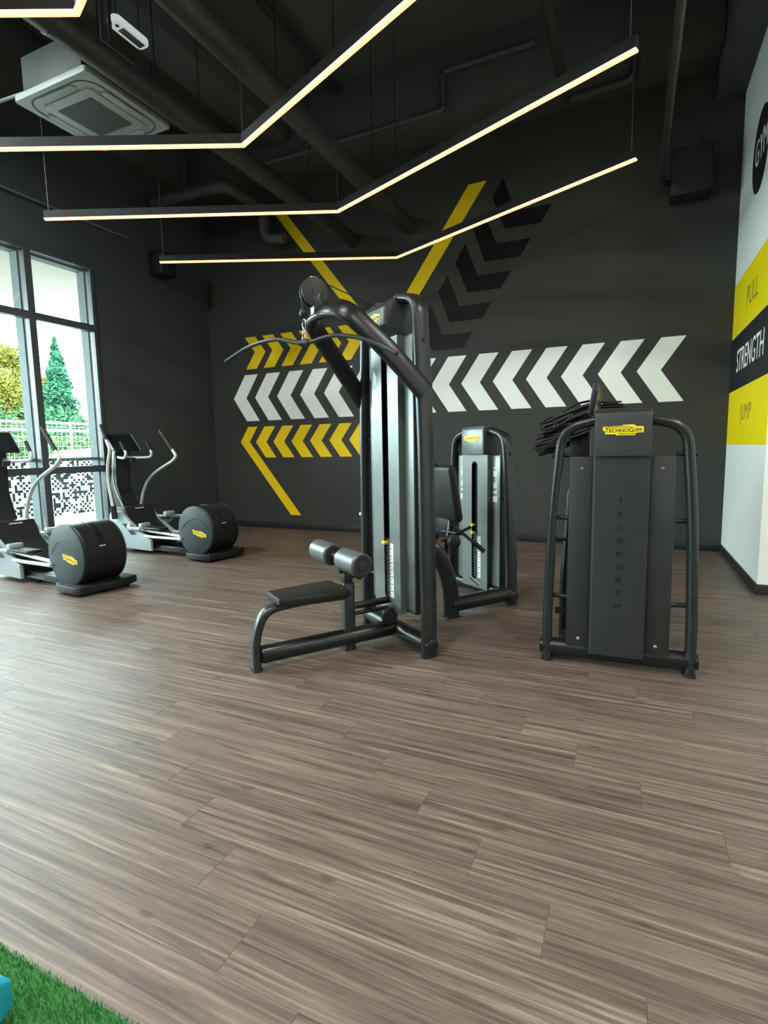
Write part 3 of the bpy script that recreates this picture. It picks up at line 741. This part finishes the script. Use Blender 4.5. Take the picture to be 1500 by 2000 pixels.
# ------------------------------------------------------------------ elliptical trainers (local +x is where the user faces)
def elliptical(label, loc, rz):
    e = thing('elliptical_trainer', label, 'elliptical trainer', loc, rz, 'elliptical trainers by the window')
    # drum housing
    zc, rd = 0.375, 0.312
    bm = lathe(BM(), [(rd - 0.02, 0), (rd, 0.02), (rd, 0.40), (rd - 0.02, 0.42)], (0, -0.21, zc), (0, 1, 0), 56)
    dr = link('drum', bm, plastic_black, e)
    for s in (-1, 1):
        c = link('side_cover', lathe(BM(), [(rd - 0.004, 0), (rd - 0.002, 0.014), (rd - 0.016, 0.022), (0.05, 0.024)], (0, s * 0.207, zc), (0, s, 0), 56), disc_grey, e)
        ring = [Vector((0.27 * math.cos(R(a)) - 0.02, s * 0.2325, zc - 0.09 + 0.24 * math.sin(R(a)))) for a in range(25, 150, 8)]
        link('cover_seam', sweep(BM(), ring, 0.005, 0.003, ref=(0, 1, 0), n=6), tube_grey, c, smooth=False)
        badge(e, Vector((-0.085, s * 0.2315, zc - 0.03)), Vector((-s, 0, -0.20 * 1)), Vector((-0.2 * s, 0, 1)), 0.25)
    ring = [Vector((0.314 * math.cos(R(a)), 0.02, zc + 0.314 * math.sin(R(a)))) for a in range(20, 160, 8)]
    link('drum_band', sweep(BM(), ring, 0.006, 0.06, ref=(0, 1, 0), n=8), tube_black, dr)
    link('drum_mark', box(BM(), -0.313, -0.309, 0.0, 0.06, zc + 0.09, zc + 0.10, mtx=None), sticker, dr, smooth=False)
    # rear base plate
    bm = prism(BM(), [(-0.30, 0.28), (-0.33, 0.0), (-0.33, -0.22), (-0.28, -0.33), (-0.05, -0.33), (0.15, -0.26), (0.15, 0.26), (0.08, 0.30), (-0.24, 0.31)], lambda u, v: Vector((u, v, 0.025)), (0, 0, 0.075), 0.012)
    link('base_plate', bm, plastic_black, e)
    for x, y in ((-0.22, 0.24), (-0.22, -0.25), (0.75, 0.12), (0.75, -0.12), (1.72, 0.2), (1.72, -0.2)):
        link('levelling_foot', cyl(BM(), (x, y, 0), (x, y, 0.05), 0.024, 14), rubber, e)
    # main rails
    for s in (-1, 1):
        link('main_rail', box(BM(), 0.10, 1.0, s * 0.15 - 0.03, s * 0.15 + 0.03, 0.055, 0.125, 0.008), tube_black, e)
        link('guide_rail', sweep(BM(), [(0.25, s * 0.235, 0.255), (0.80, s * 0.235, 0.245), (0.98, s * 0.235, 0.25)], 0.035, 0.05, (0, 1, 0)), silver, e)
        dz = 0.0 if s > 0 else 0.12
        link('pedal_arm', sweep(BM(), fillet([(0.15, s * 0.19, 0.52 - .25 * (s > 0)), (0.60, s * 0.20, 0.30 + dz * 1.6), (1.25, s * 0.20, 0.33 + dz * 1.1)], 0.1), 0.035, 0.045, (0, 1, 0)), silver, e)
        p = link('pedal', box(BM(), 0.62, 1.02, s * 0.20 - 0.075, s * 0.20 + 0.075, 0.345 + dz, 0.375 + dz, 0.012), plastic_black, e)
        link('pedal_rim', box(BM(), 0.98, 1.05, s * 0.20 - 0.075, s * 0.20 + 0.075, 0.34 + dz, 0.42 + dz, 0.012), silver_plastic, p)
        # front side shroud
        prof = [(0.84, 0.055), (0.84, 0.20), (1.10, 0.33), (1.38, 0.50), (1.44, 0.56), (1.66, 0.56), (1.70, 0.50), (1.72, 0.30), (1.66, 0.12), (1.52, 0.06)]
        bm = prism(BM(), prof, lambda u, v: Vector((u, s * 0.235 - (0.02 if s < 0 else 0.02), v)), (0, 0.04, 0), 0.006)
        link('front_shroud', bm, silver_plastic, e, ang=30)
        bm = prism(BM(), [(1.13, 0.26), (1.32, 0.40), (1.42, 0.40), (1.24, 0.25)], lambda u, v: Vector((u, s * 0.2565 - (0.001 if s > 0 else 0.0), v)), (0, 0.002 * s, 0))
        link('shroud_recess', bm, plastic_black, e, smooth=False)
        link('link_hub', lathe(BM(), [(0.03, 0), (0.042, 0.006), (0.042, 0.04), (0.03, 0.046)], (1.22, s * 0.262, 0.36), (0, s, 0), 20), silver_plastic, e)
        link('link_bar', sweep(BM(), [(1.20, s * 0.30, 0.345), (1.02, s * 0.27, 0.345 + dz * .8)], 0.05, 0.03, (0, 1, 0)), silver_plastic, e)
    link('front_core', prism(BM(), [(0.90, 0.06), (0.90, 0.17), (1.30, 0.42), (1.40, 0.62), (1.62, 0.62), (1.66, 0.40), (1.62, 0.08)], lambda u, v: Vector((u, -0.212, v)), (0, 0.424, 0), 0.01), plastic_black, e, ang=30)
    link('core_mark', box(BM(), 1.376, 1.379, -0.07, 0.07, 0.585, 0.60), sticker, e, smooth=False)
    # stem and console
    bm = prism(BM(), [(1.52, 0.56), (1.76, 0.56), (1.86, 0.92), (1.76, 1.40), (1.66, 1.40), (1.72, 0.92)], lambda u, v: Vector((u, -0.11, v)), (0, 0.22, 0), 0.02)
    sm = link('stem', bm, plastic_black, e, ang=35)
    for s in (-1, 1):
        link('stem_edge', sweep(BM(), fillet([(1.56, s * 0.113, 0.58), (1.80, s * 0.113, 0.92), (1.70, s * 0.113, 1.38)], 0.25), 0.014, 0.012, (0, 1, 0)), silver, sm)
    Q = Matrix.Translation((1.66, 0, 1.515)) @ Matrix.Rotation(R(-48), 4, 'Y')
    co = link('console', box(BM(), -0.15, 0.15, -0.20, 0.20, -0.03, 0.02, 0.015, 3, mtx=Q), plastic_black, e)
    link('console_screen', box(BM(), -0.125, 0.12, -0.17, 0.17, 0.0202, 0.023, mtx=Q), mat_screen, co, smooth=False)
    for s in (-1, 1): link('console_trim', box(BM(), -0.15, 0.15, *sorted((s * 0.2, s * 0.21)), -0.025, 0.015, 0.004, mtx=Q), silver_plastic, co)
    for s in (-1, 1):
        pts = fillet([(1.70, s * 0.07, 1.31), (1.52, s * 0.12, 1.295), (1.335, s * 0.20, 1.30), (1.30, s * 0.20, 1.36), (1.40, s * 0.20, 1.50)], [0.06, 0.05, 0.05], 6)
        h = link('fixed_handle', sweep(BM(), pts, 0.036, ref=(0, 1, 0)), silver, e)
        link('hand_sensor', sweep(BM(), [(1.325, s * 0.20, 1.395), (1.41, s * 0.20, 1.515)], 0.041, ref=(0, 1, 0)), rubber, h)
    link('bottle_holder', lathe(BM(), [(0.035, 0), (0.04, 0.02), (0.04, 0.06)], (1.46, 0.0, 1.24), (0, 0, 1), 20), tube_grey, e)
    # swinging arms: near one forward, far one back
    arms = {1: [(1.53, 0.61), (1.56, 0.76), (1.60, 0.95), (1.59, 1.17), (1.50, 1.42), (1.555, 1.52), (1.665, 1.75)],
            -1: [(1.765, 0.57), (1.705, 0.765), (1.57, 0.967), (1.35, 1.10), (0.99, 1.245), (0.91, 1.31), (0.955, 1.365), (1.22, 1.67)]}
    for s, pts in arms.items():
        q = fillet([(x, s * 0.30, z) for x, z in pts], 0.12, 6)
        a = link('swing_arm', sweep(BM(), q, 0.042, ref=(0, 1, 0)), silver, e)
        g0, g1 = Vector((pts[-2][0], s * 0.30, pts[-2][1])), Vector((pts[-1][0], s * 0.30, pts[-1][1]))
        link('grip', sweep(BM(), [g0.lerp(g1, 0.12), g1 + (g1 - g0) * 0.02], 0.049, ref=(0, 1, 0)), rubber, a)
        x, z = pts[0]
        link('arm_socket', sweep(BM(), [(x - 0.02, s * 0.30, z - 0.15), (x, s * 0.30, z + 0.03)], 0.07, 0.08, (0, 1, 0)), tube_grey, e)
    return e
mat_screen = mat('dark_screen', (0.012, 0.014, 0.015), 0.2, var=0.05)
elliptical('far elliptical trainer in front of dark wall, right of the window', (-4.945, 5.33, 0), 174.5)
elliptical('near elliptical trainer cut by the left frame edge, before the window', (-4.99, 3.645, 0), 174)

# ------------------------------------------------------------------ hanging strip lights
def strip(label, ax, ay, x0, y0, x1, y1, z=3.80):
    t = thing('led_strip_light', label, 'strip light', (ax, ay, z), 0, 'V-shaped strip lights')
    prof_h = [(-0.021, 0.006), (0.021, 0.006), (0.021, 0.080), (-0.021, 0.080)]
    prof_d = [(-0.016, -0.010), (0.016, -0.010), (0.0215, 0.0055), (-0.0215, 0.0055)]
    pts = [(x0 - ax, y0 - ay, 0), (0, 0, 0), (x1 - ax, y1 - ay, 0)]
    link('housing', sweep(BM(), pts, 1, 1, (0, 0, 1), prof=prof_h), housing_black, t, smooth=False)
    link('diffuser', sweep(BM(), pts, 1, 1, (0, 0, 1), prof=prof_d), led_mat, t, smooth=False)
    for (px, py, _) in pts:
        link('hanger_wire', cyl(BM(), (px * 0.985, py * 0.985, 0.08), (px * 0.985, py * 0.985, ZC - z - 0.001), 0.005, 8), plastic_black, t)
    return t
strip('V-shaped warm strip light hung nearest the back wall', -2.83, 6.70, -5.61, 5.44, -0.045, 5.44)
strip('V-shaped warm strip light second from the back wall', -2.837, 5.175, -5.64, 3.95, -0.05, 4.01)
strip('V-shaped warm strip light below the ceiling cassette, third from the back wall', -2.918, 3.773, -5.66, 2.50, -0.12, 2.60)
strip('V-shaped warm strip light nearest the viewer, at the upper left corner', -2.886, 2.313, -5.62, 1.02, -0.10, 1.12)

# ------------------------------------------------------------------ ducts, pipes and boxes under the ceiling
def pipe(name, label, pts, r, m, rad=0.12, cat='pipe', joints=(), hang=(), group=None, n=20):
    c = Vector(pts[0])
    t = thing(name, label, cat, c, 0, group)
    q = fillet([Vector(p) - c for p in pts], rad, 7)
    ref = (0, 0, 1) if abs((Vector(pts[1]) - c).normalized().z) < 0.9 else (0, 1, 0)
    link('pipe_run', sweep(BM(), q, 2 * r, ref=ref, n=n), m, t)
    for p in joints:
        a = Vector(p[:3]) - c; d = Vector(p[3:6]).normalized()
        link('joint_ring', cyl(BM(), a - d * 0.02, a + d * 0.02, r * 1.06, 24), m, t)
    for p in hang:
        a = Vector(p) - c
        link('hanger_rod', cyl(BM(), a + Vector((0, 0, r)), Vector((a.x, a.y, ZC - c.z - 0.001)), 0.006, 8), plastic_black, t)
    return t
for x, lab in ((-4.035, 'black round air duct, left of the two parallel ducts'), (-3.105, 'black round air duct, right of the two parallel ducts')):
    z = 4.575 if x < -4 else 4.62
    pipe('air_duct', lab, [(x, -3.5, z), (x, 7.80, z)], 0.108, duct_mat, cat='air duct', joints=[(x, y, z, 0, 1, 0) for y in (-1.0, 1.0, 3.0, 5.0, 7.0)],
         hang=[(x, y, z) for y in (0.6, 2.6, 4.55, 6.6)], group='round air ducts', n=28)
pipe('insulated_pipe', 'thick lagged black pipe with elbows near the left back corner', [(-6.85, 6.57, 5.20), (-5.50, 6.62, 5.20), (-5.50, 7.55, 5.20), (-5.50, 7.55, 4.75), (-5.15, 7.60, 4.72)], 0.085, insul, rad=0.16,
     joints=[(-6.75, 6.575, 5.2, 1, 0.03, 0), (-6.2, 6.595, 5.2, 1, 0.03, 0), (-5.72, 6.61, 5.2, 1, 0.03, 0), (-5.5, 6.85, 5.2, 0, 1, 0)], hang=[(-6.3, 6.59, 5.2)])
pipe('beam_conduit', 'thin dark pipe running along the foot of the back ceiling beam', [(-5.15, 7.19, 5.66), (-2.36, 7.19, 5.69), (-2.36, 7.19, 6.14), (-1.2, 7.19, 6.14)], 0.036, insul, rad=0.06, hang=())
pipe('ceiling_pipe', 'slim dark pipe fixed under the ceiling, crossing behind the strip light', [(-3.93, -3.5, 6.36), (-3.93, 7.22, 6.36)], 0.05, duct_mat)
pipe('drop_pipe', 'dark pipe along the ceiling right of centre, turning right at the beam', [(-0.86, -3.0, 5.34), (-0.83, 7.12, 5.36), (-0.12, 7.12, 5.40), (-0.10, 7.16, 5.62)], 0.055, duct_mat, rad=0.09)
pipe('speaker_conduit', 'long dark pipe ending beside the black wall box', [(0.21, -3.0, 4.43), (0.215, 7.56, 4.43), (0.30, 7.66, 4.43)], 0.035, duct_mat, rad=0.06)
pipe('wall_conduit', 'thin grey conduit running along the left wall above the window', [(-6.965, 0.2, 4.56), (-6.965, 6.15, 4.56)], 0.014, galv)
pipe('soil_pipe', 'short thick black pipe stub behind the nearest strip light', [(-3.90, 0.8, 5.05), (-3.90, 2.90, 5.05)], 0.10, duct_mat, rad=0.08, joints=[(-3.90, 2.8, 5.05, 0, 1, 0)], hang=[(-3.90, 2.75, 5.05)])

bx = thing('wall_box', 'black loudspeaker box hung high on the back wall at right', 'loudspeaker', (0.53, 7.60, 4.23), 0)
link('cabinet', box(BM(), -0.215, 0.215, -0.10, 0.20, 0.0, 0.51, 0.012), plastic_black, bx)
link('grille', box(BM(), -0.195, 0.195, -0.108, -0.1005, 0.02, 0.49, 0.003), rubber, bx)
link('mark', box(BM(), 0.10, 0.15, -0.1095, -0.1085, 0.06, 0.066), tube_grey, bx)
link('wall_bracket', box(BM(), -0.05, 0.05, 0.2005, 0.239, 0.18, 0.34, 0.004), tube_black, bx)
link('power_cable', sweep(BM(), fillet([(0.08, -0.02, 0.51), (0.09, 0.0, 0.75), (0.12, -0.05, 1.0), (0.13, -0.12, 1.095)], 0.1), 0.018, ref=(0, 1, 0), n=8), rubber, bx)
bx2 = thing('corner_speaker', 'small dark loudspeaker high on the left wall behind strip light end', 'loudspeaker', (-6.86, 6.70, 4.14), 0)
link('cabinet', box(BM(), -0.139, 0.13, -0.15, 0.15, 0, 0.36, 0.015), plastic_black, bx2)
link('grille', box(BM(), 0.1305, 0.137, -0.13, 0.13, 0.02, 0.34, 0.003), rubber, bx2)

for x, y, lab in ((-5.9, 1.5, 'at the left, level with the viewpoint'), (-5.9, -1.6, 'at the left, well behind the viewpoint'), (-1.5, 0.5, 'straight above the viewpoint'),
                  (-1.5, -2.4, 'in the middle, well behind the viewpoint'), (2.8, 2.4, 'at the right, beside the free floor'), (2.8, -1.2, 'at the right, behind the viewpoint')):
    cl = thing('fill_panel', 'added unseen square fill panel ' + lab, 'fill light', (x, y, 5.2), 0, 'added square fill panels')  # unseen panels, added only to balance the light in the room
    link('housing', box(BM(), -0.32, 0.32, -0.32, 0.32, 0.003, 0.06, 0.006), fill_white, cl)
    link('diffuser', box(BM(), -0.29, 0.29, -0.29, 0.29, 0.0, 0.0029), fill_lit, cl, smooth=False)
    ld = bpy.data.lights.new('fill_lamp', 'AREA'); ld.shape = 'SQUARE'; ld.size = 0.58; ld.energy = (120 if y > 0 else 60) if x < -5 else 46; ld.color = (0.88, 1.0, 0.99) if x < -5 else (1.0, 0.98, 0.90)
    lo = bpy.data.objects.new('fill_lamp', ld); COL.objects.link(lo); lo.parent = cl; lo.location = (0, 0, -0.004)
    for u in (-0.2, 0.2): link('hanger_wire', cyl(BM(), (u, 0, 0.06), (u, 0, ZC - 5.201), 0.004, 8), tube_black, cl)

# ceiling cassette air conditioner
ac = thing('ceiling_cassette', 'off-white square air conditioning cassette hung beside the left duct', 'air conditioner', (-4.645, 3.84, 4.49), 0)
def rrect(hx, hy, r, n=5):
    return [(sx * (hx - r) + r * math.cos(R(a0 + 90 * i / n)), sy * (hy - r) + r * math.sin(R(a0 + 90 * i / n))) for sx, sy, a0 in ((1, 1, 0), (-1, 1, 90), (-1, -1, 180), (1, -1, 270)) for i in range(n + 1)]
link('panel', prism(BM(), rrect(0.468, 0.455, 0.03), lambda u, v: Vector((u, v, 0.0)), (0, 0, 0.05), 0.008), ac_white, ac)
link('body', box(BM(), -0.38, 0.38, -0.42, 0.42, 0.0505, 0.36, 0.005), ac_body, ac)
link('grille_frame', prism(BM(), rrect(0.31, 0.31, 0.05), lambda u, v: Vector((u, v, -0.014)), (0, 0, 0.0135), 0.005), ac_white, ac)
link('grille', prism(BM(), rrect(0.22, 0.22, 0.01), lambda u, v: Vector((u, v, -0.018)), (0, 0, 0.0035)), ac_grille, ac)
bm = BM()
ring = [Vector((u, v, -0.002)) for u, v in rrect(0.405, 0.405, 0.16, 8)]; ring.append(ring[0])
sweep(bm, ring, 0.014, 0.006, ref=(0, 0, 1), n=8, cap=False)
link('flow_ring', bm, ac_grille, ac)
for k in range(4):
    Q = Matrix.Rotation(R(90 * k), 4, 'Z')
    bm = prism(BM(), [(-0.22 + 0.0, 0.0), (-0.18, 0.036), (0.18, 0.036), (0.22, 0.0), (0.18, -0.036), (-0.18, -0.036)], lambda u, v: Vector((u, v + 0.358, -0.012)), (0, 0, 0.0115), 0.004)
    bmesh.ops.transform(bm, matrix=Q, verts=bm.verts)
    link('louvre', bm, ac_white, ac)
for x, y in ((-0.36, -0.4), (0.36, -0.4), (-0.36, 0.4), (0.36, 0.4)):
    link('hanger_rod', cyl(BM(), (x, y, 0.36), (x, y, ZC - 4.49 - 0.001), 0.006, 8), tube_black, ac)
for dy in (0.0, 0.08):
    link('refrigerant_line', sweep(BM(), fillet([(0.38, -0.30 + dy, 0.22), (0.50, -0.30 + dy, 0.25), (0.50, -0.28 + dy, 0.7), (0.48, -0.2 + dy, 1.3)], 0.1), 0.035, ref=(0, 1, 0), n=10), rubber, ac)

link('drain_line', sweep(BM(), fillet([(-0.38, -0.36, 0.12), (-0.9, -0.40, 0.12), (-1.4, -0.46, 0.12), (-1.5, -0.46, 0.5)], 0.1), 0.03, ref=(0, 0, 1), n=10), galv, ac)

el = thing('emergency_light', 'white oblong emergency lamp hung above the left duct', 'emergency light', (-4.13, 3.81, 5.0), 0)
link('housing', prism(BM(), rrect(0.062, 0.178, 0.03), lambda u, v: Vector((u, v, 0)), (0, 0, 0.05), 0.008), lamp_lit, el)
link('status_light', lathe(BM(), [(0.018, 0), (0.016, 0.004), (0.006, 0.006)], (0.005, -0.12, 0.0), (0, 0, -1), 16), red_print, el)
link('lamp_lens', box(BM(), -0.035, 0.035, -0.08, 0.15, -0.004, -0.0005, 0.0015), ac_white, el)
for y in (-0.12, 0.12): link('hanger_rod', cyl(BM(), (0, y, 0.05), (0, y, ZC - 5.001), 0.005, 8), tube_black, el)

# ------------------------------------------------------------------ outside the window
struct(link('ground', box(BM(), -70, XL - 0.3, -40, 60, -0.12, -0.02), pave, smooth=False))
tag(link('canopy', box(BM(), -10.75, XL - 0.251, -6, 12, 4.16, 4.45, 0.01), soffit_mat, smooth=False), 'cream canopy soffit over the pavement outside the window', 'canopy')
mw = thing('mosaic_wall', 'low boundary wall outside, clad in black and white mosaic tiles', 'garden wall', (-11.83, 5.0, -0.02), 0)
link('wall_body', box(BM(), -0.18, 0, -14, 14, 0, 1.25), mosaic, mw, smooth=False)
link('coping', box(BM(), -0.20, 0.02, -14, 14, 1.25, 1.30, 0.005), pave, mw, smooth=False)
fe = thing('mesh_fence', 'pale wire mesh fence with posts beyond the mosaic wall', 'fence', (-13.0, 9.3, 0), 0)
bm = BM()
for k in range(-70, 71): cyl(bm, (0, k * 0.12, 0.1), (0, k * 0.12, 2.1), 0.005, 5)
for k in range(17): cyl(bm, (0, -8.5, 0.12 + k * 0.12), (0, 8.5, 0.12 + k * 0.12), 0.005, 5)
link('wire_mesh', bm, fence_mat, fe, kind='stuff')
for k in range(-4, 5): link('post', cyl(BM(), (0, k * 2.1, -0.02), (0, k * 2.1, 2.18), 0.03, 10), fence_mat, fe)
for z in (1.96, 2.14): link('rail', cyl(BM(), (0, -8.5, z), (0, 8.5, z), 0.03, 8), fence_mat, fe)

car = thing('parked_car', 'silver car parked behind the mosaic wall outside', 'car', (-14.9, 11.6, -0.02), 78)
cp = [(-2.1, 0.25), (-2.1, 0.75), (-1.95, 0.95), (-1.5, 1.05), (-0.85, 1.50), (0.0, 1.56), (0.75, 1.50), (1.45, 1.05), (2.05, 0.92), (2.15, 0.65), (2.15, 0.25)]
link('body', prism(BM(), cp, lambda u, v: Vector((u, -0.85, v)), (0, 1.7, 0), 0.09), car_paint, car, ang=50)
for s in (-1, 1):
    link('side_window', prism(BM(), [(-1.35, 1.05), (-0.80, 1.42), (0.65, 1.42), (1.25, 1.05)], lambda u, v: Vector((u, s * 0.852, v)), (0, 0.006 * s, 0)), car_glass, car)
    for x in (-1.35, 1.35): link('wheel', lathe(BM(), [(0.26, 0), (0.33, 0.03), (0.33, 0.18), (0.26, 0.2)], (x, s * 0.68 if s > 0 else -0.88, 0.33), (0, 1, 0), 24), rubber, car)
link('windscreen', prism(BM(), [(-0.72, 0), (0.72, 0), (0.6, 0.62), (-0.6, 0.62)], lambda u, v: Vector((1.46 - v * 0.94, u, 1.06 + v * 0.60)), (0.012, 0, 0.018)), car_glass, car)

def foliage(name, parent, m, gen, n, size, seed):
    rg = random.Random(seed); vs, fs = [], []
    for _ in range(n):
        p = gen(rg); i = len(vs)
        a = Vector((rg.gauss(0, 1), rg.gauss(0, 1), rg.gauss(0, 0.6))).normalized(); b = a.cross(Vector((rg.gauss(0, 1), rg.gauss(0, 1), rg.gauss(0, 1)))).normalized()
        s = size * rg.uniform(0.6, 1.3)
        vs.extend([tuple(p - a * s), tuple(p + b * s * 0.45), tuple(p + a * s), tuple(p - b * s * 0.45)]); fs.append((i, i + 1, i + 2, i + 3))
    me = bpy.data.meshes.new(name); me.from_pydata(vs, [], fs); me.materials.append(m)
    o = bpy.data.objects.new(name, me); COL.objects.link(o); o.parent = parent; o['kind'] = 'stuff'
    return o
def conifer(label, x, y, h, r, m, seed):
    t = thing('conifer_tree', label, 'tree', (x, y, -0.02), 0)
    link('trunk', cyl(BM(), (0, 0, 0), (0, 0, h * 0.95), 0.16, 10, 0.02), bark, t)
    def gen(rg):
        a = rg.uniform(0, 6.283); u = rg.random() ** 0.6; z = h * (1 - u); rr = r * u ** 0.85 * (0.86 + 0.14 * math.cos(z * 7 + 2 * math.sin(a))) * rg.uniform(0.3, 1) 
        return Vector((rr * math.cos(a), rr * math.sin(a), z + 0.35 - rr * 0.22))
    foliage('foliage', t, m, gen, 20000, 0.085, seed)
def broadleaf(label, x, y, h, r, m, seed, n=9000):
    t = thing('broadleaf_tree', label, 'tree', (x, y, -0.02), 0)
    link('trunk', cyl(BM(), (0, 0, 0), (0, 0, h * 0.7), 0.15, 10, 0.05), bark, t)
    rg0 = random.Random(seed + 50)
    cs = [(Vector((rg0.uniform(-r, r) * .7, rg0.uniform(-r, r) * .7, h * rg0.uniform(0.3, 0.9))), rg0.uniform(0.3, 0.6) * r) for _ in range(14)]
    def gen(rg):
        c, q = rg.choice(cs); return c + Vector((rg.gauss(0, 1), rg.gauss(0, 1), rg.gauss(0, 1))).normalized() * q * rg.random() ** 0.4
    foliage('foliage', t, m, gen, n * 2, 0.085, seed)
conifer('blue-green conifer in the middle of the right window pane', -22.5, 15.7, 6.04, 1.6, needle, 1)
conifer('narrow dark conifer seen at the right edge of the window', -26, 20.4, 5.7, 1.1, needle, 2)
broadleaf('yellow-green tree left of the conifer, at the window mullion', -30.0, 19.5, 6.95, 1.15, leaf_yel, 3)
broadleaf('tall loose yellowing tree filling the left window pane', -26.8, 15.95, 6.95, 1.6, leaf_yel, 4, 12000)
broadleaf('dark leafy tree at the left frame edge outside', -31, 15.0, 6.4, 1.9, leaf_dk, 5)
he = thing('hedge', 'long clipped green hedge behind the fence', 'hedge', (-17.0, 12.0, 0), 0)
foliage('foliage', he, hedge_mat, lambda rg: Vector((rg.uniform(-0.5, 0.5), rg.uniform(-9, 9), rg.uniform(0, 1) ** 0.7 * 1.95)), 26000, 0.075, 9)
foliage('back_foliage', he, leaf_dk, lambda rg: Vector((-3.4 + rg.uniform(-0.6, 0.6), rg.uniform(-9, 14), 1.2 + rg.uniform(0, 1) * (1.5 + 0.5 * math.sin(rg.uniform(0, 6))))), 16000, 0.10, 10)
